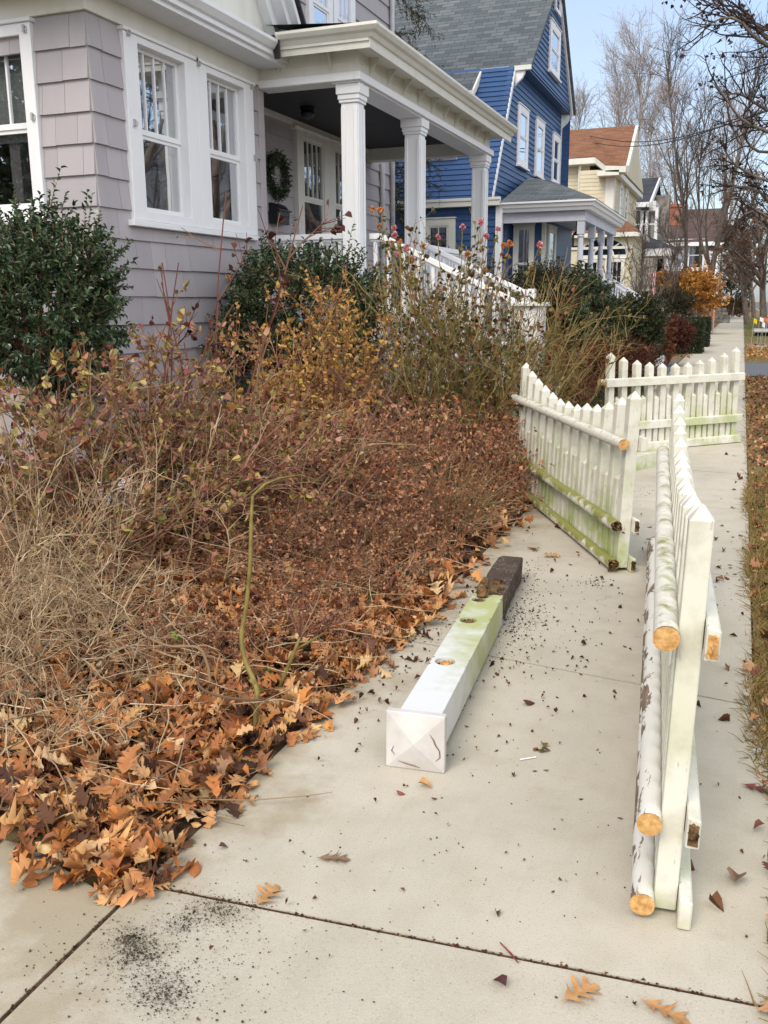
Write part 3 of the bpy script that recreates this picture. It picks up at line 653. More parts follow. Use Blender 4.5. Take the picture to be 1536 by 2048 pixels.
wi = MB(); wi.box(-5.7, -5.6, 7.55, 7.78, 2.4, 3.8); wi.box(-5.7, -5.62, 8.55, 8.75, 3.1, 3.8); wi.box(-6.2, -6.1, 6.9, 7.4, 3.5, 3.9); wi.build('interior_woodwork', M['tan_int'], gh)
bl = MB(); bl.ob((-6.52, Yb0+.10, 3.08), X_, Z_, NYm, (0, .90), (0, .66), (-.004, .0)); bl.ob((-6.52, Yb0+.10, 2.94), X_, Z_, NYm, (0, .9), (0, .1), (-.02, .0)); bl.build('window_blind', M['curtain'], gh)
# upper windows and porch windows
for o in (12.36, 13.20): window(gh, (Xw+.01, o, 4.75), Y_, NX, .80, 1.75, 'whitebright', .13, .06, .1, .03, 'glassup', .5, 2)
for o in (11.86, 12.93): window(gh, (Xw+.01, o, 2.02), Y_, NX, 1.07, 1.88, 'cream', .19, .08, .10, .04, 'glassdark', .47, 3)
ml = MB(); ml.box(Xw, Xw+.08, 11.80, 14.06, 3.88, 3.93); ml.box(Xw, Xw+.05, 9.44, 15.0, 3.93, 4.0); ml.build('porch_moulding', M['cream'], gh, bevel=.004)
# porch
PX0, PX1, PY0, PY1, PZ = Xw, -3.86, 9.36, 14.75, 1.42
fl = MB(); fl.box(PX0, PX1+.05, PY0+.08, PY1, PZ-.06, PZ); fl.build('porch_floor', M['greyblue'], gh, bevel=.005)
fo = MB(); fo.box(PX0, PX1-.03, PY0+.12, PY1-.05, 0, 1.12); fo.build('porch_foundation', M['brick'], gh)
fc = MB(); fc.box(PX0, PX1+.06, PY0+.05, 9.80, 1.121, 1.20); fc.box(PX0, PX1+.0, PY0+.10, PY1-.03, 1.201, 1.359); fc.build('porch_skirting', M['cream'], gh, bevel=.006)
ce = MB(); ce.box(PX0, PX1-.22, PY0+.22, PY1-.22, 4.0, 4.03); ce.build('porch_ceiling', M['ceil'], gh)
be = MB()
be.box(PX1-.24, PX1, PY0, PY1, 3.82, 4.0); be.box(PX0+.86, PX1-.24, PY0, PY0+.22, 3.82, 4.0); be.box(PX0, PX1-.24, PY1-.22, PY1, 3.82, 4.0)
be.build('porch_beam', M['cream'], gh)
mo = MB()
mo.box(PX1-.01, PX1+.055, PY0-.055, PY1+.055, 3.815, 3.895); mo.box(Xb+.03, PX1-.01, PY0-.055, PY0+.01, 3.815, 3.895); mo.box(PX1-.28, PX1+.02, PY0-.02, PY1+.02, 3.80, 3.8149)
mo.build('beam_moulding', M['whitebright'], gh, bevel=.006)
fz = MB(); fz.box(PX1-.14, PX1+.002, PY0-.002, PY1+.002, 4.001, 4.15); fz.box(Xb+.03, PX1-.14, PY0-.002, PY0+.14, 4.001, 4.15); fz.build('porch_frieze', M['cream'], gh)
for y in np.arange(PY0+.35, PY1, .52): MB().prism([(PX1+.003, y, 4.10), (PX1+.11, y, 4.10), (PX1+.003, y, 3.93)], (0, .018, 0)).build('bracket', M['cream'], gh)
for x in (-4.75, -4.15): MB().prism([(x, PY0-.003, 4.10), (x, PY0-.11, 4.10), (x, PY0-.003, 3.93)], (.018, 0, 0)).build('bracket', M['cream'], gh)
so = MB(); so.box(PX1-.1, PX1+.25, PY0-.30, PY1+.28, 4.101, 4.13); so.box(Xb+.34, PX1-.1, PY0-.30, PY0+.1, 4.101, 4.13); so.build('porch_soffit', M['cream'], gh)
gu = MB(); gp = [(.245, 4.06), (.25, 4.10), (.25, 4.145), (.275, 4.15), (.30, 4.185), (.335, 4.20), (.365, 4.235), (.365, 4.262), (.33, 4.262), (.24, 4.262), (.235, 4.06)]
def mitre(m, prof, x1, y0, yE, xS):
    n = len(prof); ring = [[], [], []]
    for o, z in prof:
        ring[0].append((xS, y0-o, z)); ring[1].append((x1+o, y0-o, z)); ring[2].append((x1+o, yE, z))
    p = ring[0]+ring[1]+ring[2]; f = []
    for s in range(2):
        for i in range(n): f.append((s*n+i, s*n+(i+1) % n, (s+1)*n+(i+1) % n, (s+1)*n+i))
    f += [tuple(range(n))[::-1], tuple(range(2*n, 3*n))]; m.add(p, f)
mitre(gu, [(o+.03, z-.02) for o, z in gp], PX1-.02, PY0+.0, PY1+.33, Xb+.42)
gu.build('gutter', M['cream'], gh)
pr = MB(); pr.add([(PX1+.36, PY0-.36, 4.235), (PX1+.36, PY1+.33, 4.235), (Xw, PY1-.6, 4.62), (Xw, PY0+.4, 4.62), (Xb+.42, PY0-.36, 4.235), (Xb+.30, PY0+.4, 4.5)], [(0, 1, 2, 3), (4, 0, 3, 5)]); pr.build('porch_roof', M['roof_dark'], gh)
fs = MB(); fs.prism([(Xb+.40, PY0-.36, 4.0), (Xb+.46, PY0-.36, 4.0), (Xb+.44, PY0-.34, 4.24), (Xb+.34, PY0-.30, 4.24)], (0, -.02, 0)); fs.build('flashing', M['black'], gh)
for y in (9.50, 11.50, 14.60):
    c = MB(); x = PX1-.11; s = .092 if y < 10 else .10
    c.box(x-s, x+s, y-s, y+s, PZ+.16, 3.62)
    for q in (-1, 1):                                   # raised edge strips make the sunk panel
        c.box(x+q*(s-.022)-.022, x+q*(s-.022)+.022, y-s-.012, y-s-.0005, PZ+.2, 3.58); c.box(x+s+.0005, x+s+.012, y+q*(s-.022)-.022, y+q*(s-.022)+.022, PZ+.2, 3.58)
    for a, h in ((.018, .03), (.028, .05), (.042, .04)): 
        z0 = 3.62+{.018: 0, .028: .03, .042: .08}[a]; c.box(x-s-a, x+s+a, y-s-a, y+s+a, z0+.0005, z0+h+(.06 if a == .042 else 0))
    c.box(x-s-.03, x+s+.03, y-s-.03, y+s+.03, PZ, PZ+.16)
    c.build('column', M['whitebright'], gh, bevel=.005)
# railings: near bay side, and down both sides of the steps
def baluster_rail(parent, A, B, top, low, n, mat='whitebright', rw=.045, bw=.02, name='railing'):
    A, B = np.array(A, float), np.array(B, float); d = B-A; m = MB(); L = np.linalg.norm(d[:2]); U = np.array([d[0]/L, d[1]/L, 0]); W = np.array([-U[1], U[0], 0])
    def bar(z0, z1, w): m.prism([A+W*w+Z_*z0, A-W*w+Z_*z0, A-W*w+Z_*z1, A+W*w+Z_*z1], d)
    bar(top-.06, top, rw); bar(top-.085, top-.061, rw*.55); bar(low, low+.06, rw*.6)
    for k in range(n):
        c = A+d*(k+.5)/n; m.prism([c+U*a+W*b+Z_*(low+.03) for a, b in ((-bw, -bw), (bw, -bw), (bw, bw), (-bw, bw))], (0, 0, top-low-.10))
    return m.build(name, M[mat], parent, bevel=.003)
baluster_rail(gh, (Xb+.04, 9.50, PZ), (-4.08, 9.50, PZ), .91, .12, 8)
baluster_rail(gh, (-3.93, 14.60-3.0, PZ), (-3.93, 14.5, PZ), .91, .12, 20)
baluster_rail(gh, (-3.86, 9.70, PZ), (-3.74, 9.70, PZ), .91, .1, 1)
baluster_rail(gh, (-3.73, 9.70, PZ), (-2.20, 9.70, PZ-.72), .91, .12, 9)
baluster_rail(gh, (-3.80, 11.42, PZ), (-2.45, 11.42, PZ-.62), .91, .12, 8)
st = MB()
for k in range(6): st.box(-3.84+.30*k, -3.84+.30*(k+1), 9.76, 11.36, .1, PZ-.14*(k+1)-.03); st.box(-3.84+.30*k-.02, -3.84+.30*(k+1)+.012, 9.74, 11.38, PZ-.14*(k+1)-.029, PZ-.14*(k+1))
st.build('porch_steps', M['greyblue'], gh, bevel=.004)
sg_ = MB(); sg_.prism([(-3.83, 9.68, PZ-.02), (-2.05, 9.68, PZ-.86), (-2.05, 9.68, PZ-1.10), (-3.83, 9.68, PZ-.26)], (0, .035, 0)); sg_.build('stair_stringer', M['white'], gh)
nw = MB()
nw.box(-2.21, -1.93, 9.56, 9.84, .10, 1.55); nw.box(-2.25, -1.89, 9.52, 9.88, 1.5501, 1.59); nw.box(-2.24, -1.90, 9.53, 9.87, .1, .28)
nw.build('newel_post', M['whitebright'], gh, bevel=.006)
nw = MB(); nw.box(-2.50, -2.38, 11.36, 11.48, .10, 1.75); nw.build('newel_post', M['whitebright'], gh, bevel=.006)
sk = MB()                                              # slatted skirt under the steps
for k in range(11):
    x = -3.70+.145*k; sk.box(x, x+.105, 9.66, 9.68, .14, PZ-.30-.47*(x+3.83))
sk.build('slatted_skirt', M['white'], gh)
ds = MB(); ds.tube([(Xw+.06, 15.60, .2), (Xw+.06, 15.60, 7.9)], .04, 10); ds.tube([(Xw+.05, 15.12, .2), (Xw+.05, 15.12, 3.85)], .045, 10); ds.build('downspout', M['steel'], gh, smooth=True)
mbx = MB()
for k in range(10):
    pass
mx = thing('mailbox', 'rounded black metal mailbox on the grey porch wall', 'mailbox', (Xw+.02, 11.24, 2.6))
q = MB(); pts = [(Xw+.03+.13*math.sin(a)*(1 if a > 0 else 0), 11.08, 2.74+.13*math.cos(a)) for a in np.linspace(0, math.pi/2, 7)]+[(Xw+.16, 11.08, 2.60), (Xw+.03, 11.08, 2.60)]
q.prism(pts, (0, .33, 0)); q.build('box', M['black'], mx, bevel=.012, seg=3)
q = MB(); q.box(Xw+.155, Xw+.185, 11.06, 11.43, 2.76, 2.785); q.box(Xw+.161, Xw+.172, 11.10, 11.39, 2.70, 2.76); q.build('lid', M['black'], mx, bevel=.004)
wr = thing('wreath', 'dark evergreen wreath with reddish trim hanging on the grey porch wall', 'wreath', (Xw+.05, 11.45, 3.2)); wc = atX(556, 352, Xw+.06)
wg = np.random.default_rng(77); wa = wg.uniform(0, 2*np.pi, 1500); wp = np.stack([wc[0]+wg.normal(0, .03, 1500), wc[1]+np.cos(wa)*.23+wg.normal(0, .035, 1500), wc[2]+np.sin(wa)*.23+wg.normal(0, .035, 1500)], 1)
WREATH = (wr, wp, wg)
lp = thing('porch_ceiling_lamp', 'small dark dome lamp on the porch ceiling', 'lamp', (-5.3, 11.2, 3.9))
q = MB(); q.tube([(-5.3, 11.2, 3.998), (-5.3, 11.2, 3.955)], .09, 16); q.build('mount', M['black'], lp)
q = MB(); q.tube([(-5.3, 11.2, 3.955), (-5.3, 11.2, 3.92), (-5.3, 11.2, 3.88), (-5.3, 11.2, 3.855)], [.075, .10, .075, .02], 16); q.build('shade', M['black'], lp, smooth=True)

# ------------------------------------------------------------------ blue house
bh = thing('blue_house', 'tall blue clapboard house with steep grey shingle roof and corner porch', 'house', (-7, 24, 0))
Xf = -5.0; zE = 6.83
mb = MB(); bk = MB()
# gable (overhanging), courses between the two rakes
GY0, GY1, GA, GZ = 22.2, 28.15, 25.42, 9.62
Lr = lambda h: GY0+(GA-GY0)*max(0, min(1, (h-6.86)/(GZ-6.86))); Rr2 = lambda h: GY1-(GY1-GA)*max(0, min(1, (h-6.92)/(GZ-6.92)))
courses(mb, (Xf, 0, 0), Y_, Z_, NX, Lr, Rr2, 6.86, GZ-.06, .125, .024)
bk.prism([(Xf-.012, GY0, 6.84), (Xf-.012, GY1, 6.84), (Xf-.012, GA, GZ)], (-.1, 0, 0))
# second floor front wall, its left edge leaning out
XF2 = Xf-.25; L2 = lambda h: 20.14+(22.12-20.14)*(h-3.67)/(6.83-3.67)
courses(mb, (XF2, 0, 0), Y_, Z_, NX, L2, 28.1, 3.6, 6.83, .125, .024)
bk.prism([(XF2-.012, 20.12, 3.6), (XF2-.012, 28.1, 3.6), (XF2-.012, 28.1, 6.83), (XF2-.012, 22.1, 6.83)], (-.1, 0, 0))
# leaning left wall of the second floor
Vs = nrm((0, 22.12-20.14, 6.83-3.67)); Ns = nrm((0, -(6.83-3.67), 22.12-20.14)); Ls = math.hypot(22.12-20.14, 6.83-3.67)
courses(mb, (-16, 20.14, 3.67), X_, Vs, Ns, 0, 16+XF2, 0.0, Ls, .14, .024)
bk.ob((-16, 20.14, 3.67), X_, Vs, Ns, (0, 16+XF2-.02), (0, Ls), (-.1, -.012))
# first floor
courses(mb, (-16, 20.14, 0), X_, Z_, NYm, 0, 11.0, .2, 3.62, .14, .024); bk.box(-16, Xf-.01, 20.155, 20.3, 0, 3.66)
courses(mb, (Xf, 20.14, 0), Y_, Z_, NX, 0, 4.9, .2, 3.6, .14, .024); bk.box(Xf-.2, Xf-.012, 20.16, 28.1, 0, 3.6)
courses(mb, (Xf-.9, 28.1, 0), X_, Z_, Y_, 0, .9, .2, 6.83, .14, .024)
mb.build('clapboard_wall', M['blue'], bh); bk.build('wall_core', M['blue'], bh)
q = MB(); q.box(Xf-.30, Xf-.0, GY0-.02, GY1, 6.80, 6.839); q.build('gable_soffit', M['blue'], bh)
tr = MB()
def strip(m, A, B, N, w, th, side):                     # board from A to B lying on a wall with normal N
    A, B = np.array(A, float), np.array(B, float); d = B-A; n = nrm(N); s = nrm(np.cross(n, d))*side
    m.prism([A, A+s*w, A+s*w+n*th, A+n*th], d)
strip(tr, (Xf, GY0-.02, 6.80), (Xf, GA, GZ+.02), X_, .10, .05, -1); strip(tr, (Xf, GY1+.02, 6.80), (Xf, GA, GZ+.02), X_, .12, .07, 1)
strip(tr, (XF2, 20.14, 3.60), (XF2, 22.12, 6.80), X_, .11, .03, -1)
strip(tr, (XF2, 28.1, .3), (XF2, 28.1, 6.80), X_, .12, .03, 1)
tr.box(Xf-.02, Xf+.03, 20.11, 20.24, .3, 3.6); tr.box(Xf-.10, Xf+.01, 20.09, 20.138, .3, 3.6)
for y in (22.15, 28.02): tr.prism([(Xf-.25, y, 6.79), (Xf-.02, y, 6.79), (Xf-.02, y, 6.66), (Xf-.08, y, 6.55), (Xf-.19, y, 6.46), (Xf-.25, y, 6.40)], (0, .10, 0))
tr.build('trim_board', M['whitebright'], bh)
gt = MB(); gt.ob((-16, 20.02, 3.60), X_, Y_, Z_, (0, 11.0), (-.06, .12), (0, .15)); gt.ob((-16, 19.99, 3.71), X_, Y_, Z_, (0, 11.03), (-.05, .02), (0, .06)); gt.build('band_gutter', M['cream'], bh, bevel=.006)
# main roof: left slope through the left rake
ns = nrm(np.cross((1, 0, 0), (0, GA-GY0, GZ-6.86))); rp = (Xf, GY0, 6.86)
pt = lambda u, v: atPlane(u, v, rp, ns)
e1 = pt(963, 136); e2 = pt(944, 181); e3 = pt(880, 184)
rf = MB(); up = np.array([0, GA-GY0, GZ-6.86])
def onroof(x, y): return np.array([x, y, 6.86+(y-GY0)*(GZ-6.86)/(GA-GY0)])
rows = [onroof(Xf+.14, GY0-.05), onroof(Xf+.14, GA), onroof(-18, GA), onroof(-18, e3[1]), onroof(e2[0], e2[1]), onroof(e1[0], GY0-.05)]
rf.prism([r+ns*.02 for r in rows], -ns*.08)
rows = [(Xf+.14, GY1+.05, 6.86), (Xf+.14, GA, GZ+.03), (-18, GA, GZ+.03), (-18, GY1+.05, 6.86)]; rf.prism(rows, (0, 0, -.08))
rf.build('roof', M['roof_gray'], bh)
ed = MB()
def fascia(m, A, B, h=.12, t=.05): A = np.array(A); B = np.array(B); d = B-A; m.prism([A+Z_*-.10, A+Z_*(h-.12), A+Z_*(h-.12)+np.array([0, -t, 0]), A+Z_*-.10+np.array([0, -t, 0])], d)
fascia(ed, onroof(e1[0], GY0-.05), onroof(Xf+.14, GY0-.05)); fascia(ed, onroof(-18, e3[1]), onroof(e2[0], e2[1])); 
A, B = onroof(e2[0], e2[1]), onroof(e1[0], GY0-.05); ed.prism([A-[.02, 0, .14], A+[.05, 0, -.14], A+[.05, 0, .02], A-[.02, 0, -.02]], B-A)
sx = e2[0]; ed.box(sx-.08, sx+.02, e2[1]+.02, e2[1]+.14, 5.2, e2[2]-.06)
ed.build('eave_board', M['cream'], bh)
# front windows: second floor three, gable one, louvre
def fwin(px0, px1, X, name='window', **kw):
    a, b = atX(*px0, X), atX(*px1, X); return window(bh, (X+.004, a[1], min(a[2], b[2])), Y_, NX, b[1]-a[1], abs(a[2]-b[2]), 'whitebright', **kw)
a = atX(1033, 331, XF2); b = atX(1054, 222, XF2)
for u0, v0, u1, v1 in ((1031.5, 328, 1054, 224), (1066.5, 349, 1086, 249), (1100.5, 366, 1117.5, 277)):
    fwin((u0, v0), (u1, v1), XF2, cas=.14, gl='glassup', pr=.03)
fwin((1095, 140), (1118, 66), Xf, cas=.16, gl='glassup', pr=.03)
a, b = atX(1107, 20, Xf), atX(1119, -12, Xf); lv = MB()
lv.ob((Xf+.02, a[1], a[2]), Y_, Z_, X_, (0, b[1]-a[1]), (0, .08), (0, .05)); lv.ob((Xf+.02, a[1], a[2]), Y_, Z_, X_, (0, .08), (.08, .9), (0, .05)); lv.ob((Xf+.02, b[1]-.08, a[2]), Y_, Z_, X_, (0, .08), (.08, .9), (0, .05))
for k in range(8): lv.ob((Xf+.02, a[1]+.08, a[2]+.12+.1*k), Y_, nrm((-.6, 0, 1)), X_, (0, b[1]-a[1]-.16), (0, .08), (0, .012))
lv.build('louvre', M['whitebright'], bh)
a = atY(845, 500, 20.14); b = atY(912, 437, 20.14); window(bh, (a[0], 20.13, b[2]-1.5), X_, NYm, b[0]-a[0], 1.5, 'cream', .15, hmun=0, mun=1, gl='glassdark', pr=.04)
a = atPlane(840, 325, (-5, 20.14, 3.67), Ns); b = atPlane(916, 313, (-5, 20.14, 3.67), Ns); hgt = 1.25
window(bh, a+Ns*.02, X_, Ns, b[0]-a[0], hgt, 'whitebright', .13, V=Vs, sill=False)
# blue house corner porch
PB = dict(x0=-5.0, x1=-3.04, y0=20.1, y1=25.6, z=1.30)
pb = MB(); pb.box(-5, -3.15, 20.25, 25.5, 1.18, 1.30); pb.build('porch_floor', M['greyblue'], bh)
ps = MB(); ps.box(-5, -3.22, 20.32, 25.4, 0, 1.179); ps.build('porch_skirting', M['greyblue'], bh)
pc = MB(); pc.box(-5, -3.35, 20.5, 25.3, 3.40, 3.43); pc.build('porch_ceiling', M['greyblue'], bh)
pbm = MB(); pbm.box(-5.0, -3.22, 20.28, 20.46, 3.25, 3.47); pbm.box(-3.40, -3.22, 20.46, 25.42, 3.25, 3.47); pbm.build('porch_beam', M['greyblue'], bh)
pg = MB(); pfp = [(0, 3.46), (.14, 3.46), (.17, 3.52), (.20, 3.54), (.22, 3.60), (.26, 3.62), (.26, 3.66), (0, 3.66)]
n = len(pfp); ring = [[(-5.02, 20.30-o, z) for o, z in pfp], [(-3.25+o, 20.30-o, z) for o, z in pfp], [(-3.25+o, 25.55, z) for o, z in pfp]]
pg.add(ring[0]+ring[1]+ring[2], [(s*n+i, s*n+(i+1) % n, (s+1)*n+(i+1) % n, (s+1)*n+i) for s in range(2) for i in range(n)]); pg.build('porch_cornice', M['whitebright'], bh)
prf = MB(); pk = atX(1070, 357, -5.0); e0 = (-5.0, 20.03, 3.665); e1_ = (-2.98, 20.03, 3.665); e2_ = (-2.98, 25.6, 3.665); k0 = (-5.0, 22.9, 4.50); k1 = (-5.0, 25.6, 4.72)
prf.add([e0, e1_, e2_, k0, k1], [(0, 1, 3), (1, 2, 4, 3)]); prf.build('porch_roof', M['roof_gray'], bh)
pw = MB(); pw.box(-3.38, -3.26, 20.5, 25.4, 1.3, 2.05); pw.box(-5, -3.38, 20.34, 20.44, 1.3, 2.02); pw.build('porch_half_wall', M['greyblue'], bh)
rl = MB(); rl.box(-3.42, -3.22, 20.3, 25.45, 2.051, 2.10); rl.box(-5, -3.42, 20.30, 20.48, 2.021, 2.07); rl.build('porch_rail', M['whitebright'], bh)
for y in (20.37, 21.85, 23.35, 25.0):
    c = MB(); x = -3.31; c.box(x-.075, x+.075, y-.075, y+.075, 2.10, 2.28); c.box(x-.075, x+.075, y-.075, y+.075, 2.98, 3.25); c.box(x-.08, x+.08, y-.08, y+.08, 1.2, 2.10)
    c.tube([(x, y, z) for z in (2.28, 2.33, 2.36, 2.45, 2.7, 2.9, 2.94, 2.98)], [.05, .075, .055, .065, .06, .055, .075, .06], 12); c.build('porch_post', M['greyblue'], bh)
q = MB(); q.box(-4.99, -4.97, 20.5, 24.9, 2.0, 3.4); q.build('porch_back_wall', M['blue'], bh)
a = atY(1030, 530, 21.0); b = atY(1075, 437, 21.0)
pwall = MB(); pwall.box(-5.0, -4.24, 21.0, 21.12, 1.3, 3.4); pwall.build('porch_bay_wall', M['blue'], bh)
window(bh, (-4.90, 20.99, 1.6), X_, NYm, .47, 1.66, 'cream', .085, gl='glassdark', pr=.03)
q = MB(); q.box(-4.27, -4.20, 20.97, 21.14, 1.3, 3.4); q.build('trim_board', M['cream'], bh)
pw2 = MB(); pw2.box(-4.40, -4.28, 21.13, 24.9, 1.3, 3.4); pw2.build('porch_bay_wall', M['blue'], bh)
dr = window(bh, (-4.27, 21.5, 1.32), Y_, NX, .95, 1.95, 'cream', .10, gl='glassdark', pr=.03, sill=False, rail=False); dr.name = 'door'
# steps at the end of the blue porch
baluster_rail(bh, (-3.2, 23.6, 1.30), (-1.9, 23.6, .55), .85, .1, 10); baluster_rail(bh, (-3.2, 25.2, 1.30), (-1.9, 25.2, .55), .85, .1, 10)
q = MB(); [q.box(-3.2+.3*k, -2.9+.3*k, 23.65, 25.15, 0, 1.2-.22*k) for k in range(5)]; q.build('porch_steps', M['greyblue'], bh)
ln = thing('hanging_lantern', 'black hanging lantern under the blue house porch roof', 'lantern', (-3.7, 20.75, 3.4))
lx = atY(1152, 480, 20.8); q = MB(); q.tube([(lx[0], 20.8, 3.40), (lx[0], 20.8, lx[2]+.16)], .012, 6); q.tube([(lx[0], 20.8, z) for z in (lx[2]+.20, lx[2]+.15, lx[2]+.10)], [.01, .05, .10], 6); q.build('hood', M['black'], ln)
q = MB()
for sx_ in (-1, 1):
    for sy_ in (-1, 1): q.box(lx[0]+sx_*.065-.012, lx[0]+sx_*.065+.012, 20.8+sy_*.065-.012, 20.8+sy_*.065+.012, lx[2]-.12, lx[2]+.10)
q.box(lx[0]-.08, lx[0]+.08, 20.72, 20.88, lx[2]-.15, lx[2]-.121); q.build('cage', M['black'], ln)
# ------------------------------------------------------------------ houses further along
yh = thing('yellow_house', 'pale yellow clapboard house with brown roof and arched fanlight over paired doors', 'house', (-8, 44, 0))
XA = atY(1180, 330, 42.4)[0]; XB = atY(1229, 345, 41.8)[0]; zA = atY(1180, 322, 42.4)[2]; zB = atY(1229, 338, 41.8)[2]
mb = MB(); bk = MB()
courses(mb, (-15, 42.4, 0), X_, Z_, NYm, 0, XA+15, 0, zA, .16, .018); bk.box(-15, XA-.01, 42.42, 52, 0, zA)
courses(mb, (XA-.3, 41.8, 0), X_, Z_, NYm, 0, XB-XA+.3, 0, zB, .16, .018); bk.box(XA-.3, XB-.01, 41.82, 50.8, 0, zB)
courses(mb, (XB, 41.8, 0), Y_, Z_, NX, 0, 9, 0, zB, .16, .018); courses(mb, (XA, 42.4-.6, 0), X_, Z_, NYm, 0, .01, 0, 1, .16)
mb.build('clapboard_wall', M['yellow'], yh); bk.build('wall_core', M['yellow'], yh)
r0, r1 = atY(1120, 260, 46.3), atY(1271, 251, 46.3); XR = r1[0]; a0, a1 = atY(1120, 319, 41.9), atY(1190, 313.5, 41.9); b0, b1 = atY(1211, 330, 41.2), atY(1252, 331, 41.2)
rf = MB(); rf.add([r0+[-6, 0, 0], r1, b1, b0, a1, a0+[-6, 0, 0]], [(0, 5, 4, 3, 2, 1)]); rf.add([r0+[-6, 0, 0], r1, (XR, 51.2, b1[2]), (-18, 51.2, b1[2])], [(0, 1, 2, 3)]); rf.build('roof', M['roof_brown'], yh)
tr = MB(); tr.prism([(XR+.02, 41.25, b1[2]-.05), (XR+.02, 51.2, b1[2]-.05), (XR+.02, 46.3, r1[2]-.02)], (-.1, 0, 0)); tr.build('gable_wall', M['yellow'], yh)
tr = MB(); 
for A, B in ((a0+[-6, 0, 0], a1), (a1, b0), (b0, b1)): tr.prism([A+[0, 0, -.02], A+[0, 0, -.26], A+[0, .5, -.30], A+[0, .5, -.02]], B-A)
strip(tr, b1, r1, X_, .3, .12, -1); tr.box(XR-.9, XR, 41.2, 51.2, b1[2]-.35, b1[2]-.15)
for x, y in ((XA-.35, 42.4), (XB-.35, 41.8)): tr.box(x, x+.36, y-.04, y, 0, zB-.05)
tr.box(XB-.001, XB+.04, 41.8, 42.1, 0, zB)
tr.tube([(atY(1160, 330, 42.2)[0], 42.2, zA), (atY(1160, 330, 42.2)[0], 42.2, 3)], .07, 8); tr.build('trim_board', M['cream'], yh)
for y in (43.5, 45.6): window(yh, (XB+.01, y, 4.7), Y_, NX, 1.1, 2.0, 'cream', .16, gl='glassup')
YC = 38.6; x0, x1 = atY(1140, 500, YC)[0]-1.5, atY(1264, 500, YC)[0]; zc = atY(1200, 470, YC)[2]
q = MB(); q.box(x0, x1, YC, 42.3, 0, zc-.1); q.build('porch_wall', M['beigewall'], yh)
q = MB(); q.box(x0-.2, x1+.3, YC-.3, 42.3, zc-.1, zc+.06); q.box(x0, x1+.06, YC-.06, YC-.001, zc-.55, zc-.45); q.build('porch_eave', M['cream'], yh)
q = MB(); q.add([(x0-.2, YC-.3, zc+.07), (x1+.3, YC-.3, zc+.07), (x1-.6, 41.7, zc+.75), (x0, 41.7, zc+.75)], [(0, 1, 2, 3)]); q.add([(x1+.3, YC-.3, zc+.07), (x1+.3, 42.3, zc+.07), (x1-.6, 41.7, zc+.75)], [(0, 1, 2)]); q.build('porch_roof', M['roof_brown'], yh)
fc_, fr_ = atY(1207, 505, YC), 46*pxm(atY(1207, 505, YC)); fcx, fcz = fc_[0], fc_[2]-.1
fan = MB(); arc = [(fcx+fr_*math.cos(a), YC-.02, fcz+fr_*.72*math.sin(a)) for a in np.linspace(0, math.pi, 17)]; fan.poly(arc); fl_ = fan.build('fanlight', M['glassdark'], yh)
q = MB()
for s_ in (1.0, .42): q.tube([(fcx+fr_*s_*math.cos(a), YC-.03, fcz+fr_*.72*s_*math.sin(a)) for a in np.linspace(0, math.pi, 17)], .035, 4)
for a in (.25, .5, .75): q.tube([(fcx+fr_*.42*math.cos(a*math.pi), YC-.03, fcz+fr_*.3*math.sin(a*math.pi)), (fcx+fr_*math.cos(a*math.pi), YC-.03, fcz+fr_*.72*math.sin(a*math.pi))], .03, 4)
q.box(fcx-fr_*1.1, fcx+fr_*1.1, YC-.07, YC-.01, fcz-.12, fcz); q.build('glazing_bar', M['cream'], fl_)
for s_ in (-1, 1):
    cx = fcx+s_*fr_*.52; window(yh, (cx-fr_*.42, YC-.02, fcz-2.2), X_, NYm, fr_*.84, 2.05, 'cream', .1, mun=2, hmun=2, split=.95, gl='glassdark', sill=False).name = 'door'
wh = thing('white_house', 'white clapboard house with dark roof and columned porch behind bare trees', 'house', (-7, 57, 0))
YW = 55; xw = atY(1312, 400, YW)[0]; zw = atY(1300, 402, YW)[2]
mb = MB(); courses(mb, (-16, YW, 0), X_, Z_, NYm, 0, xw+16, 0, zw, .22, .02); courses(mb, (xw, YW, 0), Y_, Z_, NX, 0, 9, 0, zw, .22, .02); mb.build('clapboard_wall', M['whitesiding'], wh)
q = MB(); q.box(-16, xw-.01, YW+.02, YW+9, 0, zw); q.build('wall_core', M['whitesiding'], wh)
r1 = atY(1318, 355, YW+4.5); rf = MB(); rf.add([(-18, YW+4.5, r1[2]), r1, (r1[0], YW-.5, zw-.1), (-18, YW-.5, zw-.1)], [(0, 3, 2, 1)]); rf.add([(-18, YW+4.5, r1[2]), r1, (r1[0], YW+9.5, zw-.1), (-18, YW+9.5, zw-.1)], [(0, 1, 2, 3)]); rf.build('roof', M['roof_dark'], wh)
q = MB(); q.prism([(r1[0]-.3, YW, zw-.1), (r1[0]-.3, YW+9, zw-.1), (r1[0]-.3, YW+4.5, r1[2]-.15)], (-.1, 0, 0)); q.build('gable_wall', M['whitesiding'], wh)
q = MB(); q.box(-17, r1[0], YW-.6, YW-.45, zw-.35, zw-.1); strip(q, (r1[0], YW-.5, zw-.1), r1, X_, .3, .1, -1); q.build('eave_board', M['white'], wh)
c0 = atY(1326, 430, YW+3); q = MB(); q.box(c0[0]-.5, c0[0]+.35, YW+2.5, YW+3.4, 5, atY(1326, 392, YW+3)[2]); q.build('chimney', M['stone'], wh)
for u in (1278, 1297): a = atY(u, 480, YW); window(wh, (a[0]-.5, YW-.01, a[2]), X_, NYm, .95, 1.7, 'white', .12, gl='glassdark')
YP = 51.5; xa, xb = atY(1278, 505, YP)[0], atY(1347, 505, YP)[0]; za, zb_ = atY(1310, 497, YP)[2], atY(1310, 512, YP)[2]
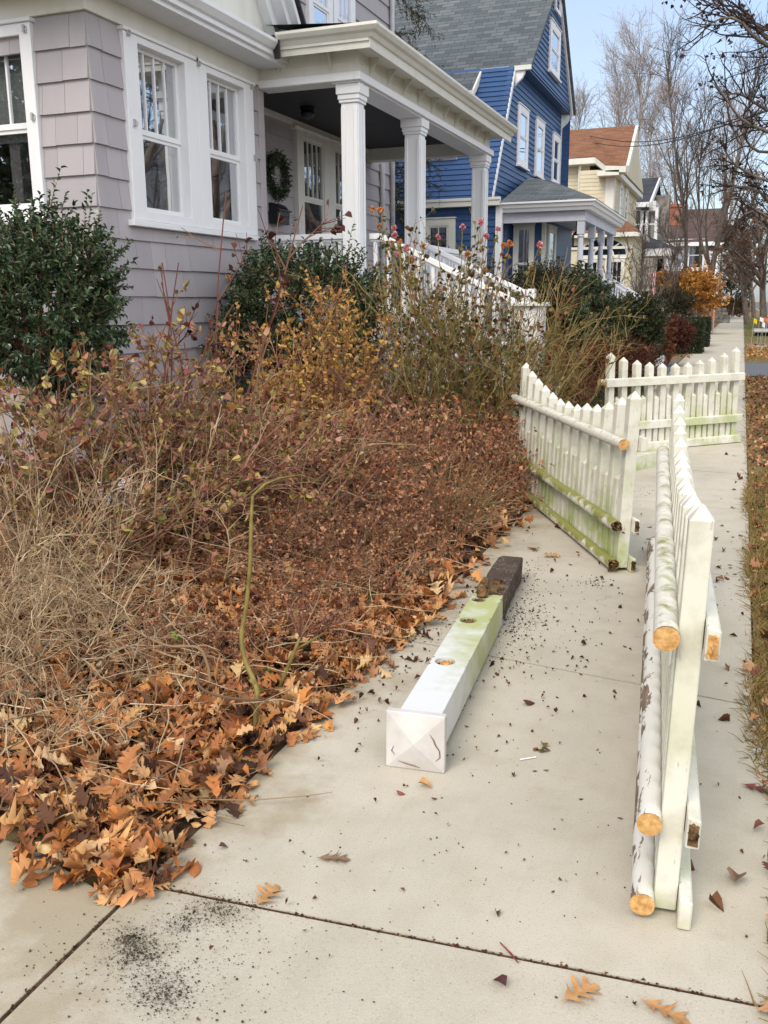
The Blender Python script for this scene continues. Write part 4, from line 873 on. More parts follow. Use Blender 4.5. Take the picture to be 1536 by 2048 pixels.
q = MB(); q.box(xa-1, xb, YP-.2, YW+6, zb_, za); q.build('porch_eave', M['whitebright'], wh)
q = MB(); q.add([(xa-1, YP-.25, za+.01), (xb+.1, YP-.25, za+.01), (xb+.1, YW+6, za+.01), (xb-2, YW, za+.9), (xa, YW, za+.9)], [(0, 1, 3, 4), (1, 2, 3)]); q.build('porch_roof', M['roof_dark'], wh)
for k in range(5):
    q = MB(); q.tube([(xb-.35, YP+.1+1.7*k, z) for z in (.6, .7, .72, zb_-.15, zb_-.1, zb_)], [.2, .2, .15, .13, .18, .19], 12); q.build('column', M['whitebright'], wh, smooth=False)
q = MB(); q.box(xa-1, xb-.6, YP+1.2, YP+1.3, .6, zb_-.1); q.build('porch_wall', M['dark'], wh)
q = MB(); q.box(xa-1, xb, YP-.1, YW+6, .1, .6); q.build('porch_floor', M['brick'], wh)
a = atY(1297, 525, YP+1.1); window(wh, (a[0]-.45, YP+1.19, a[2]-1.5), X_, NYm, .9, 2.1, 'white', .1, gl='glassup', sill=False).name = 'door'
nh = thing('brown_house', 'dark brown house with brick chimney and white corner boards far down the street', 'house', (-5, 84, 0))
YN = 80; xn0, xn1 = atY(1325, 480, YN)[0], atY(1441, 480, YN)[0]; zn = atY(1400, 482, YN)[2]; zr = atY(1400, 418, YN+5)[2]
mb = MB(); courses(mb, (xn0-6, YN, 0), X_, Z_, NYm, 0, xn1-xn0+6, 0, zn, .3, .03); courses(mb, (xn1, YN, 0), Y_, Z_, NX, 0, 10, 0, zn, .3, .03); mb.build('shingle_wall', M['brownsiding'], nh)
q = MB(); q.box(xn0-6, xn1-.02, YN+.02, YN+10, 0, zn); q.build('wall_core', M['brownsiding'], nh)
q = MB(); q.add([(xn0-6, YN+5, zr), (xn1+.3, YN+5, zr), (xn1+.3, YN-.5, zn-.1), (xn0-6, YN-.5, zn-.1)], [(0, 3, 2, 1)]); q.add([(xn0-6, YN+5, zr), (xn1+.3, YN+5, zr), (xn1+.3, YN+10.5, zn-.1), (xn0-6, YN+10.5, zn-.1)], [(0, 1, 2, 3)]); q.build('roof', M['roof_rust'], nh)
q = MB(); q.prism([(xn1, YN, zn-.1), (xn1, YN+10, zn-.1), (xn1, YN+5, zr-.1)], (-.1, 0, 0)); q.build('gable_wall', M['brownsiding'], nh)
q = MB(); q.box(xn1-.35, xn1+.05, YN-.05, YN-.03, 0, zn); q.box(xn0-6, xn1+.3, YN-.6, YN-.45, zn-.4, zn-.1); q.box(xn1+.04, xn1+.08, YN-.03, YN+.3, 0, zn); q.build('trim_board', M['white'], nh)
a = atY(1344, 440, YN+3); q = MB(); q.box(a[0]-.65, a[0]+.65, YN+2.4, YN+3.6, zn-1, atY(1344, 412, YN+3)[2]); q.box(a[0]-.75, a[0]+.75, YN+2.3, YN+3.7, atY(1344, 416, YN+3)[2], atY(1344, 412, YN+3)[2]+.1); q.build('chimney', M['brick'], nh)
for u in (1352, 1394): a = atY(u, 520, YN); window(nh, (a[0]-.9, YN-.02, a[2]-.8), X_, NYm, 1.6, 2.4, 'white', .25, gl='glassdark')
a = atY(1426, 560, YN-2); q = MB(); q.box(a[0]-.6, a[0]+.35, YN-3, YN-.7, 1.9, 2.9); q.build('porch_wall', M['whitebright'], nh); q = MB(); q.box(a[0]-.6, a[0]+.4, YN-3, YN-.7, 0, 1.9); q.build('porch_base', M['brick'], nh)
window(nh, (a[0]-.5, YN-3.02, 2.9), X_, NYm, .8, 2.2, 'whitebright', .15, gl='glassdark'); q = MB(); q.box(a[0]-.6, a[0]+.35, YN-2.98, YN-.7, 2.9, 5.3); q.build('porch_wall', M['whitesiding'], nh)

# ------------------------------------------------------------------ picket fence panels
def panel(name, label, A, B, lean, side, ntall, topf, rails, mats, seed, short=.60, rot=(), sawn=True, flatm=None, sag=0.0, width=.074):
    """rails: (z, overhang at start, overhang at end); side=+1 puts the round rails on the left of A->B"""
    rg = random.Random(seed); A, B = np.array([*A, 0.0]), np.array([*B, 0.0]); d = B-A; L = np.linalg.norm(d); U = d/L; N = np.array([-U[1], U[0], 0])*side
    Vv = nrm(np.array([lean[0], lean[1], 1.0])); P = lambda s, n, z: A+U*s+N*n+Vv*z
    root = thing(name, label, 'fence panel', A, 'fallen picket fence panels'); hw = width/2; dp = width*.47
    def picket(s, z0, z1, hw, dn=0.0, off=0.0):
        m = MB(); j = rg.uniform(-.004, .004); k = rg.uniform(-.006, .006)
        c = [(-hw, -dp), (hw, -dp), (hw, dp), (-hw, dp)]
        pts = [P(s+a, b+dn, z0) for a, b in c]+[P(s+a+k, b+dn, z1-hw*1.3) for a, b in c]+[P(s+k, dn, z1)]
        f = [(3, 2, 1, 0), (0, 1, 5, 4), (1, 2, 6, 5), (2, 3, 7, 6), (3, 0, 4, 7), (4, 5, 8), (5, 6, 8), (6, 7, 8), (7, 4, 8)]
        if side < 0: f = [q_[::-1] for q_ in f]
        m.add(pts, f); m.build('picket', M[mats[0]], root, bevel=.005, seg=2)
    for k in range(ntall):
        s = .04+(L-.08)*k/(ntall-1); picket(s, .012+rg.uniform(0, .01), topf(k/(ntall-1))+rg.uniform(-.008, .008), hw)
        if k < ntall-1: picket(s+(L-.08)/(ntall-1)/2, .012+rg.uniform(0, .012), short+rg.uniform(-.012, .012), hw*.78)
    for ri, (z, o0, o1) in enumerate(rails):
        n0 = dp+.029; ss = np.linspace(-o0, L+o1, 26); wob = [rg.uniform(-.0012, .0012) for _ in ss]
        m = MB(); sd = 16; rings = []
        for s, w_ in zip(ss, wob):                      # a rounded square in section, flat on its picket side
            ring = []
            for a in range(sd):
                t = 2*math.pi*a/sd; cx, cz = math.cos(t), math.sin(t); q_ = (abs(cx)**3+abs(cz)**3)**(-1/3); rr = .0315*(q_*.45+.55)+w_
                ring.append(P(s, n0+cx*rr*.98, z+cz*rr-sag*math.sin(math.pi*np.clip(s/L, 0, 1))))
            rings.append(ring)
        for i in range(len(rings)-1):
            b0 = len(m.v); m.v += [tuple(p) for p in rings[i]]+[tuple(p) for p in rings[i+1]]
            m.f += [(b0+a, b0+(a+1) % sd, b0+sd+(a+1) % sd, b0+sd+a) for a in range(sd)]
        rail = m.build('round_rail', M[mats[1+ri]], root, smooth=True)
        for s, e in ((-o0, -1), (L+o1, 1)):
            cm = MB(); rotn = ri in rot; ring = []
            for a in range(sd):
                t = 2*math.pi*a/sd; q_ = (abs(math.cos(t))**3+abs(math.sin(t))**3)**(-1/3)*.45+.56; q_ = q_ if not rotn else 1; ring.append(P(s+e*(.003+(rg.uniform(-.03, .015) if rotn else 0)), n0+math.cos(t)*.0315*q_*(rg.uniform(.75, 1.08) if rotn else 1), z+math.sin(t)*.0315*q_*(rg.uniform(.75, 1.08) if rotn else 1)))
            c = P(s+e*(-.03 if rotn else .004), n0, z); cm.add(ring+[c], [(a, (a+1) % sd, sd) for a in range(sd)])
            if rotn:
                for _ in range(9): q0 = P(s+e*rg.uniform(-.02, .03), n0+rg.uniform(-.03, .03), z+rg.uniform(-.035, .03)); cm.tube([q0, q0+e*U*rg.uniform(.01, .04)+N*rg.uniform(-.01, .01)], [rg.uniform(.006, .014), .002], 5)
            cm.build('rail_end', M['rot' if rotn else 'endgrain'], rail)
        m = MB(); fo = .018; w0 = -dp-.002; hz = .045
        m.prism([P(-o0-fo, w0, z-hz), P(-o0-fo, w0-.034, z-hz), P(-o0-fo, w0-.034, z+hz*.8), P(-o0-fo, w0, z+hz)], U*(L+o0+o1+fo))
        fl = m.build('flat_rail', M[flatm or mats[0]], root, bevel=.004)
        if ri in rot or (sawn and ri):
            for s, e in ((-o0-fo, -1), (L+o1, 1)):
                cm = MB(); cs = [(w0-.004, z-hz*.7), (w0-.030, z-hz*.75), (w0-.028, z+hz*.5), (w0-.005, z+hz*.6)]; cm.prism([P(s+e*.001, a, b) for a, b in cs], U*e*.004)
                for _ in range(8): q0 = P(s, w0-rg.uniform(.005, .03), z+rg.uniform(-.03, .03)); cm.tube([q0, q0+e*U*rg.uniform(.008, .03)], [.006, .0015], 4)
                cm.build('rail_end', M['rot' if ri in rot or ri == 1 else 'endgrain'], fl)
    return root
scal = lambda hi, lo: (lambda t: lo+(hi-lo)*(abs(2*t-1)**1.8))
panel('picket_fence_panel', 'white picket fence panel in the right foreground, seen end on with sawn orange rail ends', (-.075, 2.26), (-.305, 5.15), (.022, -.01), 1, 14, scal(1.125, .985), [(.047, .03, .9), (.285, .03, .02), (.795, .03, .02)], ['fence', 'rail_peeled', 'rail_peeled', 'rail_light'], 3, width=.063)
panel('picket_fence_panel', 'mossy picket fence panel leaning at the garden edge, with green round rails towards the camera', (-.565, 5.50), (-1.74, 7.86), (.035, -.03), 1, 13, scal(1.09, .90), [(.047, .02, .12), (.29, .02, .12), (.785, .02, .06)], ['fence_old', 'rail_moss', 'rail_moss', 'rail_light'], 5, .58, rot=(0, 1), sawn=False)
panel('picket_fence_panel', 'farthest picket fence panel standing across the sidewalk with flat rails facing the camera', (.02, 11.27), (-1.27, 9.95), (-.02, .03), -1, 11, scal(1.075, .93), [(.05, .03, .04), (.285, .03, .04), (.755, .03, .05)], ['fence_back', 'fence_back', 'fence_back', 'fence_back'], 8, .60)

# ------------------------------------------------------------------ lying posts
def post(name, label, A, B, wd, mats, cap=None, holes=(), dark=None, grp=None):
    A, B = np.array([*A, 0.0]), np.array([*B, 0.0]); U = nrm(B-A); L = np.linalg.norm(B-A); W = np.array([U[1], -U[0], 0]); root = thing(name, label, 'fence post', A, grp)
    lift = (cap-wd)/2 if cap else 0; tilt = lift/L
    Uz = nrm(U-Z_*tilt); Zz = np.cross(W, Uz); O = A+Z_*lift; P = lambda s, w, z: O+Uz*s+W*w+Zz*z
    Lw = dark or L; h = wd/2; m = MB(); n = 26
    us = sorted({0, Lw, *[c for hs, hw_, r in holes for c in (hs-r, hs+r)]})
    # sleeve: four walls, the top one with round holes
    for s in range(len(us)-1):
        a, b = us[s], us[s+1]; hole = next((q_ for q_ in holes if abs((a+b)/2-q_[0]) < 1e-6), None)
        if not hole: m.add([P(a, -h, wd), P(b, -h, wd), P(b, h, wd), P(a, h, wd)], [(0, 3, 2, 1)])
        else:
            c, hw_, r = hole; ci = [P(c+r*.999*math.cos(t), hw_+r*math.sin(t)*.999, wd) for t in np.linspace(0, 2*math.pi, n, False)]
            def sq(t):
                k = max(abs(math.cos(t)), abs(math.sin(t))); x, y = math.cos(t)/k, math.sin(t)/k
                return P(c+r*x, (h if y > 0 else -h)*abs(y) if True else 0, wd)
            so_ = [sq(t) for t in np.linspace(0, 2*math.pi, n, False)]; dn = [p-Zz*.02 for p in ci]
            m.add(ci+so_+dn, [(i, n+i, n+(i+1) % n, (i+1) % n)[::-1] for i in range(n)]+[(i, (i+1) % n, 2*n+(i+1) % n, 2*n+i)[::-1] for i in range(n)])
    for w_, z0, z1 in ((-h, 0, wd), (h, 0, wd)): m.add([P(0, w_, z0), P(Lw, w_, z0), P(Lw, w_, z1), P(0, w_, z1)], [(0, 1, 2, 3) if w_ > 0 else (3, 2, 1, 0)])
    m.add([P(0, -h, 0), P(Lw, -h, 0), P(Lw, h, 0), P(0, h, 0)], [(0, 1, 2, 3)]); m.add([P(Lw, -h, 0), P(Lw, h, 0), P(Lw, h, wd), P(Lw, -h, wd)], [(0, 1, 2, 3)]); m.add([P(0, -h, 0), P(0, h, 0), P(0, h, wd), P(0, -h, wd)], [(3, 2, 1, 0)])
    m.build('sleeve', M[mats[0]], root)
    for c, hw_, r in holes:
        q_ = MB(); rg = random.Random(int(c*100)); q_.add([P(c-r, hw_-r, wd-.045), P(c+r, hw_-r, wd-.045), P(c+r, hw_+r, wd-.045), P(c-r, hw_+r, wd-.045)], [(0, 3, 2, 1)])
        for _ in range(16): p0 = P(c+rg.uniform(-.6, .6)*r, hw_+rg.uniform(-.6, .6)*r, wd-.05); q_.tube([p0, p0+Zz*rg.uniform(.02, .048), p0+Zz*.05+W*rg.uniform(-.01, .01)], [rg.uniform(.008, .016), .01, .003], 6)
        q_.build('rail_stub', M['endgrain' if c < .9 else 'rot'], root)
    if cap:
        q_ = MB(); c2 = cap/2; zc = wd/2; e = .030
        base = [(-c2, zc-c2), (c2, zc-c2), (c2, zc+c2), (-c2, zc+c2)]
        pts = [P(.0, a, b) for a, b in base]+[P(-e, a, b) for a, b in base]+[P(-e-.022, 0, zc)]
        q_.add(pts, [(3, 2, 1, 0)]+[(i, (i+1) % 4, 4+(i+1) % 4, 4+i) for i in range(4)]+[(4+i, 4+(i+1) % 4, 8) for i in range(4)]); 
        q_.ob(P(0, 0, zc), W, Zz, Uz, (-c2+.018, c2-.018), (-c2+.018, c2-.018), (.0, .02)); q_.build('cap', M['cap'], root, bevel=.003)
        fl_ = MB()
        for cv in (((.055, .04), (.068, .02), (.075, -.0), (.088, -.02), (.09, -.045), (.075, -.06)), ((-.06, -.075), (-.03, -.082), (.0, -.088), (.02, -.094)), ((-.075, -.02), (-.083, -.04), (-.07, -.055))):
            pc = [P(-e-.024*(1-max(abs(a), abs(b-.0))/c2)-.0005, a, zc+b) for a, b in cv]; fl_.tube(pc, [.0006]+[.0026]*(len(pc)-2)+[.0006], 5)
        fl_.build('paint_flake', M['peel'], root)
    if dark:
        q_ = MB(); rg = random.Random(4); nn = 15; g2 = h*.97
        prof = [(-g2, .012), (g2, .012), (g2, wd*.93), (-g2, wd*.93)]
        for i in range(nn):
            s = Lw+(L-Lw)*i/(nn-1); sc = 1.0 if i < nn-2 else 1-.06*(i-nn+3)
            for a, b in prof: q_.v.append(tuple(P(s, a*sc*1.02+rg.uniform(-.004, .004), wd/2+(b-wd/2)*sc+rg.uniform(-.005, .005))))
        for i in range(nn-1): q_.f += [(4*i+k, 4*i+(k+1) % 4, 4*i+4+(k+1) % 4, 4*i+4+k) for k in range(4)]
        q_.f += [(3, 2, 1, 0), tuple(4*(nn-1)+k for k in range(4))]; o = q_.build('post_foot', M['darkwood'], root, bevel=.012, seg=2)
        q_ = MB()
        for _ in range(30): p0 = P(Lw+rg.uniform(-.01, .28), rg.uniform(-.9, .9)*h, wd*.93); q_.tube([p0-Zz*.01, p0+Zz*rg.uniform(.004, .02)], [rg.uniform(.01, .035), rg.uniform(.004, .015)], 6)
        p0 = P(Lw-.06, -.02, wd); q_.tube([p0, p0+Zz*.04+Uz*.02, p0+Zz*.07+Uz*.05], [.028, .034, .014], 7); q_.build('soil_clod', M['rot'], root)
    return root
def postpaint():
    t = NT('green_stained_white_sleeve'); v = t.co('World'); s = t.node('SeparateXYZ'); t.t.links.new(v, s.inputs[0])
    n = t.noise(6, 4, v, .6); mr = t.node('MapRange', From_Min=2.8, From_Max=3.9, To_Min=-.16, To_Max=.34); t.t.links.new(s.outputs[1], mr.inputs[0])
    a = t.math('ADD', n, mr.outputs[0]); col = t.mix(t.ramp(a, [(.50, 0.0), (.85, .85)]), (.645, .655, .645), (.36, .39, .10))
    col = t.mix(t.ramp(t.noise(38, 4, v, .7), [(.66, 0.0), (.72, .6)]), col, (.40, .38, .33)); t.bump(t.noise(80, 2, v), .1, .003); return t.done(col, .4, .4)
M['sleeve'] = postpaint()
M['peel'] = simple('flaked_paint', (.16, .11, .075), (.25, .18, .13), 60, .9, .1); M['cap'] = simple('dusty_white_cap', (.58, .555, .53), (.47, .44, .41), 7, .6, .3, .15, 50)
post('fallen_fence_post', 'white square post lying on the sidewalk, pyramid cap to the camera and dark rotten foot', (-.955, 2.80), (-1.165, 5.14), .152, ['sleeve'], .212, [(.55, -.018, .042), (1.08, -.022, .040), (1.40, -.030, .036)], 1.50)
post('fence_post', 'short white post lying behind the leaning mossy panel', (-1.0, 8.83), (-.50, 9.86), .135, ['fence_back'])

V, Fc = leaves(WREATH[2], WREATH[1], nz(WREATH[2].normal(0, 1, WREATH[1].shape)), .06, [leaf_tpl(.2, .1, .2, 'quad')]); npmesh('foliage', V, Fc, M['holly'], WREATH[0])
V, Fc = leaves(WREATH[2], WREATH[1][:160], nz(WREATH[2].normal(0, 1, (160, 3))+[1, 0, 0]), .05, [leaf_tpl(.3, .1, .2, 'quad')]); npmesh('berry_trim', V, Fc, M['barberry'], WREATH[0])
# ------------------------------------------------------------------ plants of the front bed
gnd = lambda x, y: np.array([x, y, float(bed(x, y))])
def holly(name, label, u, v, y, ru, rv, ns, seed, **kw):
    c = atY(u, v, y); s = pxm(c); r = (ru*s, ru*s*.85, rv*s); return leafy_bush(name, label, 'bush', c, r, gnd(c[0], c[1]), ns, 16, .048, M['holly'], M['browntwig'], HOLLY, None, seed, .5, .26, **kw)
holly('holly_bush', 'dark green holly bush with upright tips below the side window of the grey house', 85, 622, 5.75, 148, 150, 1200, 21, tips=30, zmin=-1)
holly('holly_bush', 'dark green holly bush in front of the porch railing', 592, 640, 8.5, 152, 132, 1200, 22, tips=20, zmin=-1)
def cane_at(name, label, cat, u, v, y, **kw): c = atY(u, v, y); return cane_shrub(name, label, cat, gnd(c[0], c[1]), **kw)
# red and green rose bush at the left
cane_at('rose_bush', 'sprawling rose bush with red, olive and yellow autumn leaves at the left edge', 'bush', 150, 900, 4.2, n=70, L=1.36, lean=(.12, .05, 0), spread=.62, stemm=M['rosetwig'], seed=31, kids=9, kidlen=.42, grand=2, trop=-.02, r=.007, leaf=[(M['rosefall'], 5600, .042, BROAD+CURL+LONG, .2)], foot=.28)
cane_at('rose_bush', 'rose bush with slanting olive and red canes and tawny leaves under the bay window', 'bush', 370, 860, 5.0, n=60, L=1.35, lean=(.35, .10, 0), spread=.5, stemm=M['rosetwig'], seed=32, kids=7, kidlen=.42, grand=2, trop=-.015, r=.007, leaf=[(M['rosefall'], 2000, .038, BROAD+CURL+LONG, .25)], foot=.30)
cane_at('rose_cane', 'tall bare dark red rose canes rising in front of the bay window', 'plant', 415, 760, 5.2, n=6, L=2.25, lean=(.05, .0, 0), spread=.13, stemm=M['redcane'], seed=37, kids=4, kidlen=.30, grand=2, trop=.02, r=.013, wob=.06, leaf=[(M['barberry'], 60, .05, BROAD, .4)], foot=.03, kid_t0=.5)
cane_at('rose_cane', 'red rose canes with a few dark leaves left of the bay window sill', 'plant', 290, 760, 4.9, n=7, L=1.8, lean=(.05, .0, 0), spread=.20, stemm=M['redcane'], seed=44, kids=4, kidlen=.30, grand=2, trop=.02, r=.011, wob=.07, leaf=[(M['rosefall'], 120, .05, BROAD, .3)], foot=.05, kid_t0=.45)
# pale tangle
cane_at('bare_shrub', 'tan leafless shrub of tangled curving twigs at the left edge', 'bush', 60, 1300, 2.95, n=75, L=.72, lean=(.22, -.10, 0), spread=.75, stemm=M['tangle'], seed=33, kids=10, kidlen=.55, grand=2, wob=.22, trop=-.05, r=.0052, foot=.30, ang=.8)
cane_at('bare_shrub', 'upright pale bare stems behind the tangled shrub at the left edge', 'bush', 100, 1130, 3.6, n=60, L=.95, lean=(.05, .05, 0), spread=.42, stemm=M['tangle'], seed=34, kids=6, kidlen=.45, grand=1, wob=.12, trop=0, r=.006, foot=.25, ang=.6, leaf=[(M['rosefall'], 250, .045, BROAD, .4)])
cane_at('bare_shrub', 'low tan twig tangle spilling onto the leaf pile', 'bush', 0, 1440, 2.5, n=55, L=.48, lean=(.30, -.1, 0), spread=.8, stemm=M['tangle'], seed=35, kids=8, kidlen=.55, grand=2, wob=.24, trop=-.06, r=.0045, foot=.22, ang=.8)
# golden shrub
c = atY(610, 690, 6.9); s = pxm(c)
root, A_, B_ = cane_shrub('golden_shrub', 'shrub with golden orange autumn leaves in front of the porch holly', 'bush', gnd(c[0], 6.9), 40, 1.55, (.05, 0, 0), .33, M['browntwig'], seed=36, kids=8, kidlen=.36, grand=3, trop=.015, r=.007, leaf=[(M['gold'], 3300, .040, BROAD, .2)], foot=.16, kid_t0=.4)
# pink rose
c = atY(900, 800, 8.4)
root, A_, B_ = cane_shrub('pink_rose_bush', 'tall rose bush of olive canes with pink and faded orange blooms beside the porch steps', 'bush', gnd(c[0], 8.4), 150, 1.9, (.03, 0, 0), .42, M['greencane'], seed=38, kids=7, kidlen=.38, grand=2, trop=.012, r=.0085, leaf=[(M['rosegreen'], 2600, .045, BROAD, .3), (M['rustleaf'], 500, .05, BROAD+CURL, .3)], foot=.28, K=10)
RLV = []
def bloom(parent, p, mat, s, seed):
    g = np.random.default_rng(seed); n = 22; d = nz(g.normal(0, 1, (n, 3))+[0, 0, .15]); V, Fc = leaves(g, np.repeat(np.array([p]), n, 0), d, g.uniform(.5, .85, n)*s, [leaf_tpl(.95, .5, -.5), leaf_tpl(.8, .7, .3)], .5); npmesh('rose_bloom', V, Fc, mat, parent)
for k, (u, v, mt) in enumerate(((790, 470, 'pink'), (788, 456, 'pink'), (795, 508, 'pink'), (812, 497, 'pink'), (783, 486, 'peach'), (800, 483, 'peach'), (824, 521, 'peach'), (876, 474, 'pink'), (925, 455, 'pink'), (961, 444, 'pink'), (972, 472, 'pink'), (996, 458, 'pink'), (1020, 488, 'peach'), (1006, 490, 'peach'), (745, 418, 'peach'), (760, 420, 'peach'), (935, 508, 'peach'), (828, 594, 'peach'), (1080, 490, 'pink'), (760, 452, 'peach'), (846, 493, 'peach'))):
    p = atY(u, v, 8.0+.9*((k*37) % 10)/10); bloom(root, p, M[mt], .042 if k % 3 else .05, 100+k)
    gq = np.random.default_rng(k); tp = np.array(gnd(c[0], 8.4)); q0 = p+(tp-p)*.32+np.array([0, 0, .05]); ln_ = np.stack([p, p*.75+q0*.25+[0, 0, -.03], p*.5+q0*.5+[.01, 0, -.03], q0])[None]
    V, Fc = tubes(ln_, .003, .005, 4); npmesh('rose_stem', V, [Fc], M['greencane'], root)
    P_, D_, _, _ = spawn(gq, ln_, 9, .05, .8, 1.0, .3); RLV.append(leaves(gq, P_, D_, .05, BROAD, .6))
npmesh('rose_foliage', *join(RLV), M['rosegreen'], root)
cane_at('rose_bush', 'olive green rose canes leaning right behind the fence panel, with rusty leaves', 'bush', 1045, 780, 9.6, n=80, L=1.55, lean=(.16, 0, 0), spread=.33, stemm=M['greencane'], seed=39, kids=7, kidlen=.38, grand=2, trop=.01, r=.007, leaf=[(M['rustleaf'], 500, .05, BROAD+CURL, .4), (M['rosegreen'], 250, .05, BROAD, .4)], foot=.22)
# low dry brown shrubs: three kinds copied about
DRY = []
for k in range(3):
    root, A_, B_ = cane_shrub('dry_shrub', 'low brown shrub of dry twigs and withered leaves', 'bush', (-2.6, 5.0, float(bed(-2.6, 5.0))), 70, .66, (0, 0, 0), .62, M['rosetwig'], 'low withered shrubs filling the front bed', 50+k, .16, -.02, .0035, 9, .5, 2, (M['dryleaf'], 1900, .034, CURL+SMALL, .1), .24, 6, .7, 3); DRY.append(root)
spots = [(-2.0, 4.1, .6), (-2.05, 4.75, .7), (-2.5, 4.5, .8), (-2.15, 3.2, .5), (-1.8, 3.6, .4), (-1.85, 4.4, .45), (-1.8, 5.1, .45), (-1.9, 5.8, .6), (-1.8, 6.6, .6), (-1.85, 7.4, .7), (-2.2, 5.5, .9), (-2.7, 5.7, .95), (-3.2, 5.6, .9), (-2.1, 6.3, .85), (-2.5, 6.6, 1.0), (-3.0, 6.5, 1.05), (-2.2, 7.2, 1.0), (-2.7, 7.4, 1.1), (-3.3, 7.2, 1.1), (-2.3, 8.0, 1.1), (-2.8, 8.2, 1.1), (-3.6, 6.3, 1.0), (-2.0, 5.3, .5), (-3.4, 7.9, 1.1)]
for i, (x, y, sc) in enumerate(spots):
    if i < 3: o = DRY[i]; o.location = gnd(x, y); o.scale = (sc, sc, sc*(1.0 if y > 4.6 else .75))
    else: copy_tree(DRY[i % 3], gnd(x, y), R_.uniform(0, 6.28), (sc*R_.uniform(.9, 1.1), sc*R_.uniform(.9, 1.1), sc*R_.uniform(.85, 1.2)*(1.0 if y > 4.6 else .75)))
cane_at('straw_tuft', 'tuft of pale dry straw grass among the brown shrubs', 'grass', 905, 1005, 6.0, n=230, L=.55, lean=(.1, -.05, 0), spread=.55, stemm=M['straw'], seed=61, kids=0, trop=-.12, r=.0028, foot=.10, K=7, sides=3, wob=.08)
cane_at('dry_grass', 'green and brown blades of dying iris leaves over the pale gravel', 'plant', 420, 930, 4.9, n=60, L=.6, lean=(.6, 0, 0), spread=.5, stemm=M['greencane'], seed=62, kids=0, trop=-.12, r=.005, foot=.12, K=7, sides=3)
# sapling stems
sp = thing('sapling', 'thin olive green sapling stem arching up out of the leaf pile', 'sapling', (-1.587, 2.756, .02))
pth = [(505, 1462), (514, 1400), (511, 1370), (490, 1320), (483, 1270), (492, 1215), (500, 1130), (502, 1050), (505, 992)]; pts = [atY(u, v, 2.76+.03*i) for i, (u, v) in enumerate(pth)]; pts[0][2] = .0
q = MB(); pts = smooth(pts); q.tube(pts, taper([.011, .011, .0105, .010, .0095, .009, .008, .0075, .006], len(pts)), 8); q.tube([atY(u, v, 3.0+.06*i) for i, (u, v) in enumerate(((505, 992), (530, 968), (560, 956), (600, 950), (640, 962)))], [.0055, .005, .004, .003, .002], 6); q.tube([atY(511, 1372, 2.83), atY(525, 1380, 2.85), atY(500, 1360, 2.8)], .008, 6); q.build('stem', M['sapling'], sp, smooth=True)
sp2 = thing('sapling', 'short forked olive stem with red twigs right of the tall sapling', 'sapling', (-1.644, 3.068, .02))
q = MB(); q.tube([atY(*a) for a in ((555, 1392, 3.07), (565, 1360, 3.08), (590, 1300, 3.1), (600, 1275, 3.12))], [.010, .009, .008, .006], 8); q.tube([atY(*a) for a in ((590, 1300, 3.1), (625, 1280, 3.15), (650, 1265, 3.2))], [.006, .005, .003], 6); q.build('stem', M['sapling'], sp2, smooth=True)
g = np.random.default_rng(5); p0 = atY(600, 1275, 3.12); T = grow(g, np.repeat([p0], 9, 0), nz(g.normal(0, .35, (9, 3))+[.35, .1, 1]), g.uniform(.2, .42, 9), 6, .08, .0); npmesh('twig', *join([tubes(T, .003, .0012, 4)]), M['redcane'], sp2)
ph = MB(); lng = [atY(*a) for a in ((420, 1290, 2.9), (395, 1360, 2.75), (430, 1390, 2.72), (520, 1400, 2.76), (555, 1385, 3.0))]; lng = smooth(lng); ph.tube(lng, taper([.003, .006, .006, .005, .002], len(lng)), 6)
l2 = smooth([atY(*a) for a in ((250, 1250, 2.8), (330, 1290, 2.75), (395, 1295, 2.75), (415, 1330, 2.75), (420, 1362, 2.74))]); ph.tube(l2, taper([.003, .005, .006, .006, .006], len(l2)), 6)
tag(ph.build('fallen_branch', M['tangle'], None, tuple(atY(395, 1360, 2.75)*[1, 1, 0])), 'long pale curved branch lying over the leaf pile', 'branch')
def sprig(label, u, v, z, n, s, mat, cat='plant', name='green_sprig'):
    p = atG(u, v, z); g = np.random.default_rng(int(u)); d = nz(g.normal(0, 1, (n, 3))+[0, 0, .3]); V, Fc = leaves(g, p+g.normal(0, s*.4, (n, 3))*[1, 1, .3], d, s*g.uniform(.7, 1.2, n), BROAD, 1.2); V[:, 2] = np.maximum(V[:, 2], .004); tag(npmesh(name, V, Fc, mat, None, (p[0], p[1], z)), label, cat)
sprig('small fresh green leaves growing in the brown shrubs above the leaf pile', 627, 1045, .30, 6, .04, M['greensprig']); sprig('small green sprig on the pale twigs at the left', 352, 1272, .25, 5, .035, M['greensprig']); sprig('green seedling at the foot of the forked stem', 535, 1345, .1, 5, .03, M['greensprig']); sprig('green seedlings among brown leaves left of the lying post', 735, 1195, .1, 9, .04, M['greensprig'])
sprig('yellow green leaf cluster lying on the bare sidewalk', 1082, 1495, .012, 5, .035, M['rosegreen'], 'leaf', 'leaf_sprig')
